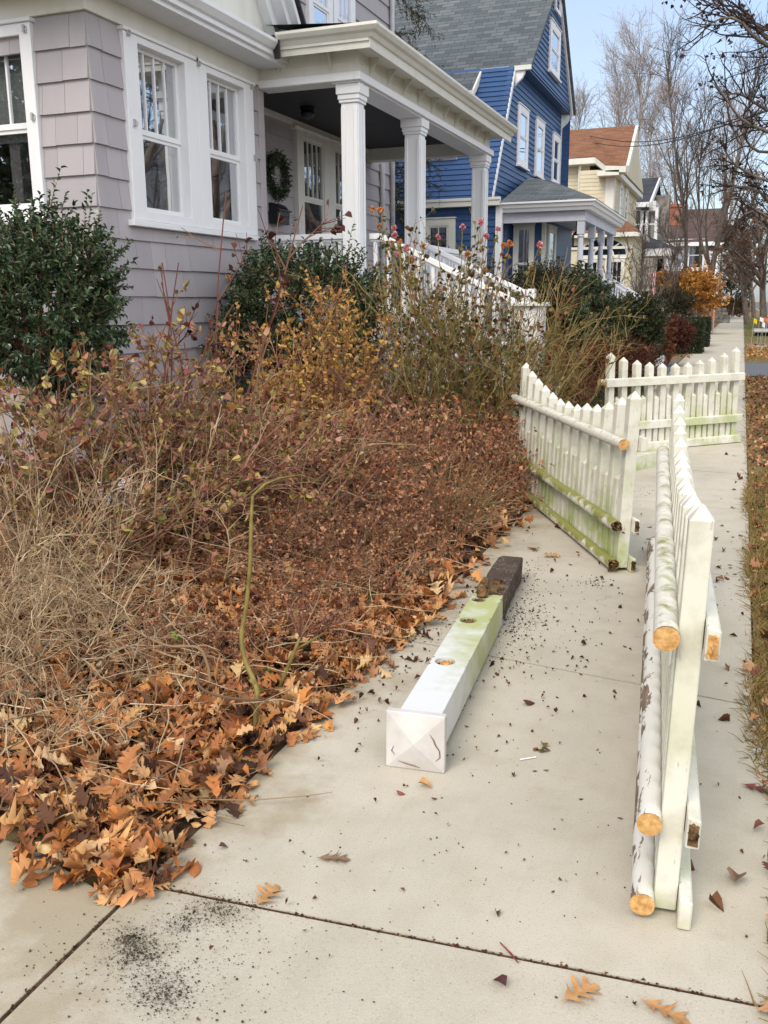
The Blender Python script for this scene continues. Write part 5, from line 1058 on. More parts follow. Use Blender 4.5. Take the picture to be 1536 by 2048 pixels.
# ------------------------------------------------------------------ fallen leaves
BR_S = [(v*.62, f) for v, f in BROAD[:2]+CURL]
def litter(name, n, xr, yr, size, mat, zf, edge=None, tpls=OAKS*3+BR_S, seed=1, tilt=.24, up=2.8):
    g = np.random.default_rng(seed); x = g.uniform(*xr, n*3); y = g.uniform(*yr, n*3); k = np.ones(len(x), bool) if edge is None else edge(x, y, g); x, y = x[k][:n], y[k][:n]; n = len(x)
    z = zf(x, y, g); V, Fc = leaves(g, np.stack([x, y, z], 1), flatdirs(g, n, tilt), g.uniform(.45, 1.15, n)*size, tpls, up, .8); V[:, 2] = np.maximum(V[:, 2], .003)
    return tag(npmesh(name, V, Fc, M[mat], smooth=True), kind='stuff')
edge = lambda x, y, g: (x < -1.455+.03*np.sin(y*4.2)+.025*np.sin(y*11)+.09*np.clip((y-3.2), 0, 1.3)*np.exp(-((y-4.3)/1.2)**2)+g.normal(0, .045, len(x))) & (y > 1.98-.10*np.sin(x*3.1)+.06*np.sin(x*9)+g.normal(0, .05, len(x))-.16*np.exp(-((x+1.75)/.25)**2))
litter('fallen_leaves', 9500, (-4.2, -1.36), (1.8, 4.6), .086, 'oak', lambda x, y, g: bed(x, y)+g.uniform(.0, .075, len(x))*np.clip((-1.38-x)*5, .25, 1)+.01, edge, seed=71)
litter('old_leaves', 700, (-3.6, -1.38), (1.85, 3.4), .075, 'oakdark', lambda x, y, g: bed(x, y)+g.uniform(.0, .075, len(x))*np.clip((-1.38-x)*5, .25, 1)+.012, edge, seed=112)
litter('fallen_leaves', 3600, (-4.6, -1.34), (4.4, 9.6), .10, 'oak', lambda x, y, g: bed(x, y)+g.uniform(.0, .06, len(x))+.01, edge, seed=72)
litter('mid_leaves', 6000, (-4.0, -1.38), (2.9, 9.4), .062, 'litter', lambda x, y, g: bed(x, y)+g.uniform(.02, .10, len(x))*np.clip((-1.38-x)*4, .2, 1), lambda x, y, g: (x < -1.44+g.normal(0, .05, len(x))) & (g.uniform(0, 1, len(x)) < np.clip((y-2.7)/.9, .12, 1)), OAKS+CURL+CURL, 111)
litter('old_leaves', 3500, (-4.2, -1.5), (2.0, 8.5), .07, 'oakdark', lambda x, y, g: bed(x, y)+g.uniform(.0, .02, len(x)), None, seed=73)
litter('old_leaves', 900, (-3.6, -1.6), (9.5, 20), .08, 'oakdark', lambda x, y, g: bed(x, y)+g.uniform(.0, .05, len(x)), None, seed=74)
litter('fallen_leaves', 1500, (.19, 1.6), (2.4, 21), .07, 'oakdark', lambda x, y, g: g.uniform(.02, .06, len(x)), None, seed=75)
litter('fallen_leaves', 4200, (.17, 1.8), (2.0, 21), .06, 'litter', lambda x, y, g: g.uniform(.02, .06, len(x)), None, seed=76)
litter('fallen_leaves', 900, (.2, 2.3), (28, 36), .10, 'oak', lambda x, y, g: g.uniform(.0, .05, len(x)), None, seed=77)
litter('fallen_leaves', 500, (-2.6, -1.3), (27, 48), .10, 'chip', lambda x, y, g: g.uniform(.0, .05, len(x)), None, seed=78)
litter('fallen_leaves', 900, (-4.6, -1.5), (44, 66), .14, 'gold', lambda x, y, g: g.uniform(.0, .06, len(x)), None, seed=79)
g = np.random.default_rng(66); n = 2000; x = g.uniform(-4.2, -1.5, n); y = g.uniform(2.1, 8.5, n); Tl = grow(g, np.stack([x, y, bed(x, y)+g.uniform(.02, .16, n)], 1), flatdirs(g, n, .12), g.uniform(.08, .45, n), 6, .12, -.02); Tl[..., 2] = np.maximum(Tl[..., 2], bed(Tl[..., 0], Tl[..., 1])+.02); tag(npmesh('twig_litter', *join([tubes(Tl, .0028, .0012, 4)]), M['tangle']), kind='stuff')
def near(cx, cy, sx, sy): return lambda x, y, g: np.exp(-(((x-cx)/sx)**2+((y-cy)/sy)**2)) > g.uniform(0, 1, len(x))
zl = lambda x, y, g: g.uniform(.004, .010, len(x))
for k, (n, cx, cy, sx, sy, s) in enumerate(((150, -.95, 3.7, .35, .8, .020), (70, -.5, 3.6, .6, 1.2, .022), (190, -1.32, 3.9, .16, .8, .028), (40, -.6, 4.6, .8, 1.0, .025), (25, -.3, 3.0, .6, 1.0, .016), (60, -1.0, 2.1, .5, .35, .014), (50, -.2, 4.6, .4, 1.4, .03), (60, -.9, 6.2, .5, .8, .04), (60, .05, 6, .12, 4, .05))):
    litter('leaf_scraps', n, (cx-2*sx, min(.15, cx+2*sx)), (cy-2*sy, cy+2*sy), s, 'chip', zl, near(cx, cy, sx, sy), CURL+SMALL, 80+k, .25)
def crumbs(n, blobs, s, seed):
    g = np.random.default_rng(seed); Vs = []; t = np.array([(1, 0, 0), (-1, 0, 0), (0, 1, 0), (0, -1, 0), (0, 0, 1), (0, 0, -1)]); tf = np.array([(0, 2, 4), (2, 1, 4), (1, 3, 4), (3, 0, 4), (2, 0, 5), (1, 2, 5), (3, 1, 5), (0, 3, 5)]); P = []
    for (u, v, su, sv, w_) in blobs:
        m = int(n*w_); uu = g.normal(u, su, m); vv = g.normal(v, sv, m); P += [atG(a, b) for a, b in zip(uu, vv)]
    P = np.array(P); r = s*np.minimum(g.lognormal(0, .55, len(P)), 2.6); V = P[:, None]+t[None]*r[:, None, None]*g.uniform(.5, 1.2, (len(P), 6, 1)); V[..., 2] = np.maximum(V[..., 2]+r[:, None]*.4, .001)
    tag(npmesh('soil_crumbs', V.reshape(-1, 3), [(tf[None]+(np.arange(len(P))*6)[:, None, None]).reshape(-1, 3)], M['crumb']), kind='stuff')
crumbs(1200, [(272, 1905, 28, 20, .22), (265, 1880, 18, 12, .12), (325, 1985, 30, 22, .25), (360, 1850, 22, 10, .08), (440, 1820, 35, 14, .18), (350, 1900, 130, 70, .35), (300, 1960, 150, 60, .15)], .0016, 91)
crumbs(7000, [(272, 1905, 34, 24, .22), (265, 1880, 22, 15, .12), (325, 1985, 36, 27, .25), (360, 1850, 28, 13, .08), (440, 1820, 40, 16, .18), (350, 1900, 110, 60, .12), (1040, 1240, 36, 28, .35), (930, 1220, 40, 30, .15)], .0008, 94)
crumbs(800, [(1040, 1240, 32, 24, .45), (1010, 1290, 40, 40, .2), (930, 1220, 40, 30, .25), (1190, 1165, 18, 6, .12), (1060, 1160, 14, 25, .2), (1100, 1230, 70, 60, .15), (900, 1330, 120, 60, .15)], .0030, 92)
crumbs(500, [(1290, 985, 16, 8, .2), (1465, 1200, 25, 20, .15), (700, 1750, 420, 160, .5), (1000, 1500, 300, 200, .3)], .0020, 93)
def one_leaf(label, u, v, s, ang, mat='oak', tp=0, z=.012, col=None):
    p = atG(u, v, z); g = np.random.default_rng(int(u+v)); V, Fc = leaves(g, np.array([p]), np.array([(math.cos(ang), math.sin(ang), .02)]), s, [(FLAT*2+BROAD)[tp]], 30, .1); V[:, 2] = V[:, 2]-V[:, 2].min()+.003
    me = npmesh('fallen_leaf', V, Fc, col or M[mat], None, (p[0], p[1], 0)); tag(me, label, 'leaf', 'single leaves lying on the sidewalk')
M['leaf_tan'] = simple('tan_leaf', (.48, .27, .11), (.36, .18, .07), 30, .6, .3); M['leaf_red'] = simple('red_brown_leaf', (.22, .055, .03), (.14, .04, .025), 30, .6, .3); M['leaf_brown'] = simple('dull_brown_leaf', (.26, .16, .09), (.17, .10, .06), 30, .7, .2); M['leaf_purple'] = simple('dark_purple_leaf', (.09, .03, .03), (.05, .02, .02), 30, .6, .3)
for a in (('tan oak leaf across the near sidewalk joint, lower left', 518, 1808, .115, 1.5, 0, 'leaf_tan'), ('brown oak leaf alone in the middle of the near slab', 640, 1713, .10, .3, 1, 'leaf_brown'), ('pale five lobed oak leaf at the bottom edge below the joint', 1130, 2000, .12, .9, 0, 'leaf_tan'), ('torn tan oak leaf at the bottom right below the joint', 1290, 2000, .12, -.3, 1, 'leaf_tan'), ('red brown oak leaf at the right edge of the slab', 1490, 1568, .12, -.2, 4, 'leaf_red'), ('curled brown leaf right of the near fence panel', 1468, 1772, .075, 1.4, 6, 'leaf_brown'), ('small purple leaf below the joint near the bottom centre', 1012, 1975, .045, 2.6, 6, 'leaf_purple'), ('pale oak leaf stuck out of the leaf pile corner', 585, 1468, .12, .4, 0, 'leaf_tan'), ('small tan leaf just below the post cap', 836, 1568, .05, .1, 6, 'leaf_tan'), ('dark curled leaf right of the lying post', 1045, 1405, .055, .6, 7, 'leaf_purple'), ('dark red leaf scrap left of the middle of the near slab', 437, 1692, .028, .5, 6, 'leaf_purple'), ('orange oak leaf beside the dark foot of the lying post', 1088, 1112, .12, .5, 2, 'leaf_tan'), ('reddish oak leaf just right of the post foot', 1072, 1100, .11, 2.1, 3, 'leaf_red'), ('tan leaf at the corner of the leaf pile on the near joint', 296, 1778, .07, .9, 2, 'leaf_tan'), ('small dark leaf scrap under the post cap', 792, 1582, .032, .2, 7, 'leaf_red'), ('pale oak leaf tip pointing out of the litter left of the post', 862, 1232, .10, .0, 0, 'leaf_tan')):
    one_leaf(*a[:5], tp=a[5], col=M[a[6]])
stk = MB(); stk.tube([atG(1000, 1885, .012), atG(1022, 1908, .006), atG(1036, 1925, .006)], [.002, .003, .002], 5); tag(stk.build('twig', M['leaf_red'], None, tuple(atG(1020, 1905)*[1, 1, 0])), 'short red brown twig across the near sidewalk joint', 'twig')
stk = MB(); stk.tube([atG(1040, 1519, .005), atG(1072, 1514, .005)], .003, 5); tag(stk.build('twig', M['whitebright'], None, tuple(atG(1056, 1517)*[1, 1, 0])), 'white splinter lying on the bare slab', 'splinter')
# debris filling the near joint
g = np.random.default_rng(3); t = g.uniform(-1.44, .17, 900); jy = 1.998+.073*t+g.normal(0, .004, 900); V, Fc = leaves(g, np.stack([t, jy, g.uniform(-.012, -.001, 900)], 1), nz(np.stack([np.ones(900), g.normal(0, .5, 900), g.normal(0, .2, 900)], 1)), g.uniform(.005, .014, 900), SMALL, .8); tag(npmesh('joint_debris', V, Fc, M['chip']), kind='stuff')
t = g.uniform(0, 1, 500); V, Fc = leaves(g, np.stack([-1.47+g.normal(0, .004, 500), .6+1.3*t, g.uniform(-.012, -.001, 500)], 1), nz(np.stack([g.normal(0, .5, 500), np.ones(500), g.normal(0, .2, 500)], 1)), g.uniform(.005, .014, 500), SMALL, .8); tag(npmesh('joint_debris', V, Fc, M['chip']), kind='stuff')
# verge grass
def grass(name, n, xr, yr, h, mat, seed, dens=None, flop=.9):
    g = np.random.default_rng(seed); x = g.uniform(*xr, n); y = g.uniform(*yr, n)
    if dens: k = dens(x, y, g); x, y = x[k], y[k]
    m = len(x); L = grow(g, np.stack([x, y, np.full(m, -.008)], 1), nz(g.normal(0, flop, (m, 3))*[1, 1, 0]+[0, 0, 1]), g.uniform(.5, 1.2, m)*h, 4, .15, -.15); L[..., 2] = np.maximum(L[..., 2], -.01); tag(npmesh(name, *join([tubes(L, .0028, .0008, 3)]), M[mat]), kind='stuff')
grass('verge_grass', 45000, (.13, .75), (1.8, 9), .08, 'turf', 95, lambda x, y, g: x > .175+.05*np.clip(3.9-y, 0, 1)+.035*np.sin(y*3)+g.normal(0, .03, len(x))); grass('verge_grass', 16000, (.15, 2.2), (9, 21), .09, 'turf', 96); grass('green_grass', 2600, (.2, .6), (6.6, 8.4), .09, 'turfgreen', 97, near(.35, 7.5, .15, .5)); grass('verge_grass', 9000, (.17, 2.4), (26.5, 34), .10, 'turf', 98); grass('green_grass', 9000, (.17, 2.4), (38, 90), .14, 'turfgreen', 99); grass('front_grass', 9000, (-5.5, -1.5), (44, 90), .14, 'turf', 100)
grass('green_grass', 1200, (-2.4, -1.5), (13, 19), .2, 'turfgreen', 101)
# ------------------------------------------------------------------ plants beyond
def bushpx(name, label, cat, u, v, y, ru, rv, ns, per, ls, mat, tpl, seed, depth=.8, **kw):
    c = atY(u, v, y); s = pxm(c); return leafy_bush(name, label, cat, c, (ru*s, ru*s*depth, rv*s), (c[0], c[1], 0), ns, per, ls, M[mat], M['browntwig'], tpl, None, seed, **kw)
bushpx('rhododendron', 'rhododendron with drooping long leaves left of the dark bush by the blue house porch', 'bush', 1165, 622, 15.5, 46, 68, 420, 14, .085, 'rhodo', LONG, 201, up=.2, slen=.3, spread=1.3)
bushpx('yew_bush', 'olive green feathery bush behind the olive rose canes', 'bush', 1080, 600, 14.5, 55, 48, 700, 16, .04, 'yewleaf', SMALL, 202, up=.3, slen=.3)
bushpx('boxwood_bush', 'dark blue green bush low beside the rhododendron', 'bush', 1140, 665, 14.6, 34, 52, 500, 14, .045, 'holly', SMALL, 203, slen=.2)
bushpx('evergreen_bush', 'wide dark evergreen bush between the rhododendron and the clipped hedge', 'bush', 1258, 662, 19, 54, 62, 1300, 14, .06, 'boxleaf', HOLLY, 204, slen=.3)
bushpx('boxwood_bush', 'dark bush low in front of the wide evergreen bush', 'bush', 1215, 718, 17.5, 45, 36, 500, 14, .05, 'boxleaf', SMALL, 216, slen=.25)
bushpx('barberry_bush', 'clipped dark red barberry bush beside the sidewalk', 'bush', 1338, 672, 24, 42, 30, 900, 12, .05, 'barberry', SMALL, 205, slen=.22)
for k, (u, v, y, ru, rv, lb) in enumerate(((1165, 735, 14.5, 75, 48, 'low rust brown bush behind the farthest fence panel, left end'), (1245, 735, 17, 60, 38, 'low dark red bush behind the farthest fence panel, right end'))):
    bushpx('barberry_bush', lb, 'bush', u, v, y, ru, rv, 500, 12, .04, 'rustleaf' if k == 0 else 'barberry', SMALL, 206+k, slen=.3)
bushpx('hydrangea', 'brown withered hydrangea leaning over the sidewalk edge before the red barberry', 'bush', 1303, 690, 21, 24, 36, 110, 9, .10, 'rustleaf', CURL, 209, slen=.35)
bushpx('dark_shrub', 'brown twiggy shrub behind the clipped hedge', 'bush', 1345, 616, 36, 28, 16, 420, 12, .07, 'yewleaf', SMALL, 210, slen=.6)
bushpx('golden_bush', 'bright orange gold bush in front of the tall bare trees', 'bush', 1376, 590, 47, 52, 32, 620, 12, .12, 'goldfar', BROAD, 211, slen=.7, amp=.55, shell=.3)
bushpx('golden_bush', 'small orange bush beside the striped flag', 'bush', 1330, 572, 47.5, 20, 17, 220, 12, .14, 'goldfar', BROAD, 212, slen=.4)
def hedge(label, u0, u1, y0, y1, zt, seed):
    x0, x1 = atY(u0, 650, y0)[0], atY(u1, 650, y0)[0]; g = np.random.default_rng(seed); root = thing('clipped_hedge', label, 'hedge', ((x0+x1)/2, (y0+y1)/2, 0))
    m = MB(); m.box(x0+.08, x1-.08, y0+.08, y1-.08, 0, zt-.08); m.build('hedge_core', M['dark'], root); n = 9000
    P = np.stack([g.uniform(x0, x1, n), g.uniform(y0, y1, n), g.uniform(0, zt, n)], 1); f = g.integers(0, 4, n); P[f == 0, 1] = y0+g.uniform(0, .07, (f == 0).sum()); P[f == 1, 2] = zt-g.uniform(0, .07, (f == 1).sum()); P[f == 2, 0] = x1-g.uniform(0, .07, (f == 2).sum()); P[f == 3, 1] = y0+g.uniform(0, .1, (f == 3).sum())
    V, Fc = leaves(g, P, nz(g.normal(0, 1, (n, 3))+[0, -.4, .5]), g.uniform(.04, .075, n), SMALL, .5); npmesh('foliage', V, Fc, M['boxleaf'], root)
hedge('square clipped dark boxwood hedge beside the sidewalk', 1322, 1407, 30.0, 31.6, .98, 213)
hedge('second clipped hedge with brown top just behind the first', 1340, 1419, 34.5, 36.0, 1.0, 214)
# hemlock between the grey and the blue house
hb = np.array(atY(795, 560, 18.6)); hb[2] = 0; hx = thing('hemlock_tree', 'dark drooping hemlock between the grey and blue houses', 'tree', hb)
g = np.random.default_rng(220); Tk = np.array([[hb[0]-.35, hb[1], z] for z in np.linspace(0, 13, 8)])[None]; npmesh('trunk', *join([tubes(Tk, .16, .04, 8)]), M['bark'], hx, smooth=True)
nb = 120; P, D, t, i = spawn(g, Tk, nb, .14, .97, 1.45, .12); D[:, 2] = g.uniform(-.2, .15, nb); Bl = grow(g, P, D, (1.75-1.0*t)*g.uniform(.6, 1.1, nb), 7, .06, -.07)
hang = [[(790, -60, 18.5), (815, 15, 18.4), (850, 40, 18.3), (868, 75, 18.2)], [(788, 60, 18.5), (810, 85, 18.4), (838, 105, 18.3), (862, 140, 18.2)], [(785, 300, 18.5), (800, 340, 18.4), (820, 400, 18.3), (828, 470, 18.2)], [(786, 380, 18.5), (800, 430, 18.4), (815, 490, 18.3), (820, 540, 18.2)], [(770, -80, 18.5), (800, -40, 18.4), (828, -5, 18.3), (846, 30, 18.2)]]
H7 = [np.stack([np.interp(np.linspace(0, 1, 7), np.linspace(0, 1, 4), np.array([atY(*q) for q in h])[:, a]) for a in range(3)], 1) for h in hang]; Bl = np.concatenate([Bl, np.array(H7)])
n = 26*len(Bl); P, D, t, i = spawn(g, Bl, n, .12, 1, .8, .2, idx=np.repeat(np.arange(len(Bl)), 26)); Tw = grow(g, P, D, g.uniform(.16, .42, n), 4, .12, -.16)
npmesh('branch', *join([tubes(Bl, .014, .004, 4), tubes(Tw, .003, .0015, 3)]), M['darktwig'], hx)
n = len(Tw)*9; P, D, t, i = spawn(g, Tw, n, .05, 1, .9, .3, idx=np.repeat(np.arange(len(Tw)), 9)); V, Fc = leaves(g, P, D, g.uniform(.04, .085, n), [leaf_tpl(.22, .1, .3, 'quad')], .4); npmesh('foliage', V, Fc, M['hemlock'], hx)

# ------------------------------------------------------------------ trees
def tbase(u, y): p = atY(u, 620, y); return (p[0], y, 0)
bare_tree('bare_tree', 'tall slim bare tree straight up behind the golden bush', tbase(1368, 62), 18.5, .15, M['bark'], M['twigfar'], 'bare street trees', 301, (-.012, 0), 18, .40, .55, .25, 6, 5, tl=3, up=.22, minr=.009)
bare_tree('bare_tree', 'bare tree with two upright stems and a leaning trunk right of the golden bush', tbase(1412, 58), 16.5, .20, M['bark'], M['twigfar'], 'bare street trees', 302, (.05, 0), 22, .42, .55, .2, 6, 5, tl=3, up=.18, minr=.009)
bare_tree('bare_tree', 'second thinner stem close beside the leaning bare trunk', tbase(1400, 60), 14, .12, M['bark'], M['twigfar'], 'bare street trees', 303, (.0, 0), 12, .40, .5, .2, 6, 5, tl=3, up=.2, minr=.009)
cr = bare_tree('bare_tree', 'small vase shaped bare tree before the white house porch', tbase(1283, 33), 4.3, .06, M['bark'], M['twigfar'], None, 304, (.0, 0), 18, .62, .45, .03, 6, 5, tl=4, trop=.06, up=.12, minr=.005)
bare_tree('bare_tree', 'small multi stemmed bare tree beside the striped flag', tbase(1322, 36), 4.6, .07, M['bark'], M['twigfar'], None, 305, (.06, 0), 18, .62, .5, .03, 6, 5, tl=4, trop=.05, up=.12, minr=.006)
back = [(1150, 95, 21, 'pale bare tree far behind the blue house gable edge'), (1205, 90, 23, 'pale bare tree rising behind the yellow house roof ridge, left'), (1248, 85, 24, 'reddish brown bare tree tallest behind the yellow house roof'), (1296, 92, 21, 'pale bare tree behind the white house roof'), (1335, 98, 22, 'pale bare tree behind the gap between white and brown houses'), (1440, 105, 22, 'pale bare tree beyond the brown house roof')]
protos = [bare_tree('bare_tree', back[k][3], tbase(back[k][0], back[k][1]), back[k][2], .20, M['twigpale'], M['twigpale'], 'pale bare trees on the skyline', 310+k, (0, 0), 20, .42, .42, .2, 7, 6, tl=4, up=.3, minr=.010) for k in (0, 2)]
for k in (1, 3, 4, 5):
    b = tbase(back[k][0], back[k][1]); copy_tree(protos[k % 2], b, 1.3*k, back[k][2]/back[(k % 2)*2][2], back[k][3])
# orange-brown street trees on the right and the leaning trunk over the sidewalk
M['russet'] = islands('russet_leaf', [(.14, .055, .02), (.20, .08, .03), (.10, .04, .018), (.26, .12, .04)], .8, .2, .1)
def leaning(u, y, du, H, seed, label, nl=800):
    b = tbase(u, y); l = -du*pxm(b)
    return bare_tree('russet_tree', label, b, H, .21, M['bark'], M['twigfar'], 'russet trees lining the far sidewalk', seed, (l/H, 0), 20, .5, .8, .2, 7, 5, trop=.0, tl=3, leafm=M['russet'], nleaf=nl, lsize=.17, up=.05, minr=.013)
leaning(1496, 70, 60, 8.5, 320, 'dark trunk leaning left over the far sidewalk with russet leaves')
leaning(1530, 56, 10, 8.5, 321, 'two thick trunk tree with russet leaves beside the flat stone slab')
leaning(1509, 95, 30, 9.5, 322, 'upright russet tree beyond the leaning trunk', 600)
leaning(1500, 140, 20, 12, 323, 'far russet tree closing the end of the sidewalk', 500)
leaning(1462, 150, 0, 12, 324, 'far russet tree left of the sidewalk end', 1500)
b = tbase(1455, 88); leafy_bush('evergreen_shrub', 'dark green shrub left of the far sidewalk', 'bush', (b[0], b[1], 1.6), (1.9, 1.5, 1.6), b, 350, 10, .16, M['yewleaf'], M['browntwig'], SMALL, None, 225, slen=.6)
for k, (u, y, h) in enumerate(((1466, 96, 1.5), (1473, 108, 1.6))):
    b = tbase(u, y); leafy_bush('brown_hedge', ('rounded brown hedge at the far sidewalk edge', 'second rounded brown hedge farther along the sidewalk')[k], 'hedge', (b[0], b[1], h*.5), (1.0, 1.6, h*.55), b, 300, 10, .14, M['rustleaf'], M['browntwig'], SMALL, None, 226+k, slen=.4)
# the oak at the right whose limbs reach into the frame
ox = thing('oak_tree', 'oak overhanging from the right edge with dark limbs and clusters of withered leaves', 'tree', (4.4, 14.5, 0))
g = np.random.default_rng(330); tk = np.array([[4.4, 14.5, z] for z in np.linspace(0, 10, 8)])+g.normal(0, .05, (8, 3)); limbs = [
 [(1700, 120, 13.6), (1600, 60, 13.3), (1536, 60, 13.1), (1500, 45, 13), (1462, 28, 12.9), (1420, 5, 12.8)],
 [(1720, 190, 13.8), (1620, 130, 13.5), (1536, 82, 13.3), (1508, 55, 13.2), (1480, 10, 13.1), (1470, -30, 13)],
 [(1640, 150, 13.4), (1560, 100, 13.2), (1505, 76, 13), (1478, 40, 12.9), (1440, 38, 12.8), (1398, 60, 12.7)],
 [(1700, 330, 13.8), (1620, 290, 13.5), (1536, 268, 13.2), (1490, 245, 13), (1462, 215, 12.9), (1428, 170, 12.8)],
 [(1720, 280, 14.2), (1620, 240, 14), (1540, 225, 13.8), (1500, 200, 13.6), (1470, 190, 13.4), (1440, 190, 13.2)],
 [(1740, 480, 14.4), (1640, 420, 14), (1560, 375, 13.7), (1500, 348, 13.5), (1470, 330, 13.4), (1448, 300, 13.3)],
 [(1740, 560, 14.6), (1640, 480, 14.2), (1560, 420, 13.9), (1510, 380, 13.7), (1480, 372, 13.6), (1450, 380, 13.5)],
 [(1740, 380, 14), (1640, 330, 13.8), (1550, 310, 13.6), (1510, 300, 13.4), (1490, 280, 13.3), (1476, 255, 13.2)],
 [(1700, 620, 14.6), (1620, 540, 14.2), (1570, 470, 13.9), (1530, 430, 13.7), (1505, 420, 13.6), (1480, 430, 13.5)]]
Lb = []
for h in limbs:
    p = np.array([atY(*q) for q in h]); p = np.concatenate([[tk[5]+(0, 0, (p[0, 2]-tk[5, 2])*.5)], p]); Lb.append(np.stack([np.interp(np.linspace(0, 1, 12), np.linspace(0, 1, 7), p[:, a]) for a in range(3)], 1))
Lb = np.array(Lb)+g.normal(0, .012, (len(Lb), 12, 3)); V, Fc = join([tubes(tk[None], .30, .10, 10), tubes(Lb, .036, .008, 6)]); npmesh('trunk', V, Fc, M['bark'], ox, smooth=True)
n = 125; P, D, t, i = spawn(g, Lb, n, .35, 1, .75, .25); B = grow(g, P, D, g.uniform(.25, .9, n)*(1.25-.6*t), 7, .16, .015); n2 = n*6; P, D, t, i = spawn(g, B, n2, .15, 1, .8, .3); C = grow(g, P, D, g.uniform(.08, .3, n2), 4, .2, .02)
npmesh('crown', *join([tubes(B, .011, .004, 4), tubes(C, .004, .0016, 3)]), M['darktwig'], ox)
ends = np.concatenate([B[:, -1], C[::5, -1]]); pick = g.permutation(len(ends))[:46]; cen = ends[pick]; P = np.repeat(cen, 7, 0)+g.normal(0, .05, (len(cen)*7, 3)); V, Fc = leaves(g, P, nz(g.normal(0, 1, P.shape)+[0, 0, -.5]), g.uniform(.03, .065, len(P)), CURL, .2); npmesh('leaves', V, Fc, islands('withered_leaf', [(.035, .022, .018), (.06, .032, .022), (.09, .04, .025)], .8, .2, .1), ox)
# trees and a house over the road: they are what the panes mirror
MR = ['first big bare tree across the road mirrored in the bay window', 'second bare tree across the road mirrored in the bay window', 'bare tree across the road mirrored in the porch window', 'farthest bare tree across the road mirrored in the porch window']
mt_ = bare_tree('bare_tree', MR[0], (9.5, 27, 0), 15, .30, M['bark'], M['darktwig'], 'bare trees across the road', 340, (0, 0), 26, .5, .8, .16, 8, 6, tl=3, minr=.012)
for k, (x, y, sc) in enumerate(((13, 38, 1.1), (7.5, 42, .95), (14, 58, 1.15))): copy_tree(mt_, (x, y, 0), 1.7*k+1, sc, MR[k+1])
oh = thing('grey_house', 'grey gabled house across the road mirrored in the bay panes', 'house', (26, 57, 0)); q = MB(); q.box(18, 34, 48, 66, 0, 6.8); q.build('wall', M['whitesiding'], oh); q = MB(); q.prism([(17.5, 47.5, 6.8), (17.5, 66.5, 6.8), (17.5, 57, 12.2)], (17, 0, 0)); q.build('roof', M['roof_dark'], oh); q = MB(); q.box(19, 20.2, 60, 61.2, 8, 13.6); q.build('chimney', M['brick'], oh)
for y in (50, 55, 60): window(oh, (17.99, y, 1.2), Y_, (-1, 0, 0), 1.4, 2.2, 'white', .14)
leafy_bush('reflection_tree', 'broad dark evergreen added out of view beside the grey house to darken its side window reflection', 'tree', (-10.5, -1.8, 3.4), (3.6, 2.6, 4.2), (-10.5, -1.8, 0), 2600, 14, .16, M['boxleaf'], M['browntwig'], SMALL, None, 341, slen=.6)  # unseen tree put in so the side pane reflects something dark

# ------------------------------------------------------------------ small things
fg = thing('striped_flag', 'draped red and white striped flag on a slanted pole at the white house porch', 'flag', tuple(atY(1303, 590, 46)*[1, 1, 0]))
p0, p1 = atY(1313, 600, 46), atY(1296, 535, 46.1); q = MB(); q.tube([p0, p1], .02, 6); q.build('pole', M['cream'], fg)
M['flagred'] = simple('flag_red', (.42, .02, .035), (.34, .015, .03), 5); M['flagwhite'] = simple('flag_white', (.72, .72, .72), (.62, .62, .62), 5)
for nm, mt, par in (('red_stripe', 'flagred', 0), ('white_stripe', 'flagwhite', 1)):
    q = MB()
    for k in range(13):
        if k % 2 != par: continue
        for j in range(8):
            def fp(s, t):
                u = 1291+(s*22)*(.55+.45*(1-t))+t*9+3*math.sin(s*9+t*2)*t; return atY(u, 541+t*50+6*math.sin(s*3.1), 46-.12*math.sin(s*11+t*2))
            q.poly([fp(k/13, j/8), fp((k+1)/13, j/8), fp((k+1)/13, (j+1)/8), fp(k/13, (j+1)/8)])
    q.build(nm, M[mt], fg)
def marker(label, u, v, y, col, w=8, h=8):
    p = atY(u, v, y); s = pxm(p); root = thing('marking_flag', label, 'marking flag', (p[0], y, 0), 'utility marking flags in the verge'); q = MB(); q.tube([(p[0], y, 0), (p[0]+.03, y, p[2]+h*s*.5)], .006, 4); q.build('wire', M['steel'], root)
    q = MB(); N_ = 5; pts = [(p[0]+.03+w*s*i/N_, y+.02*math.sin(i*1.6), p[2]-h*s*.5-.05*i/N_) for i in range(N_+1)]
    for i in range(N_): a, b = pts[i], pts[i+1]; q.poly([a, b, (b[0], b[1], b[2]+h*s), (a[0], a[1], a[2]+h*s)])
    m = simple('flag_'+label.split()[0], col, tuple(c*.8 for c in col), 6); q.build('pennant', m, root)
marker('yellow marking flag in the grass beside the far sidewalk', 1506, 641, 36, (.75, .55, .0), 6, 9); marker('white marking flag next to the yellow one', 1518, 638, 37, (.8, .8, .8), 7, 8); marker('orange marking flag between white and blue', 1527, 638, 37.3, (.75, .18, .02), 6, 7); marker('blue marking flag at the right edge', 1533, 641, 37, (.05, .28, .55), 6, 8); marker('lower white marking flag in front of the others', 1523, 648, 35.6, (.8, .8, .8), 5, 10)
sl = thing('stone_slab', 'flat grey stone slab on a dark base in the verge beside russet trees', 'slab', tuple(atY(1530, 630, 46)*[1, 1, 0])); a = atY(1510, 630, 46); b_ = atY(1510, 622, 46)
q = MB(); q.box(a[0]+.1, a[0]+2.3, 45.6, 48, 0, .16); q.build('base', M['dark'], sl); q = MB(); q.box(a[0], a[0]+2.4, 45.4, 48.2, a[2]*0+.161, .27); q.build('top', M['concrete_far'], sl, bevel=.03)
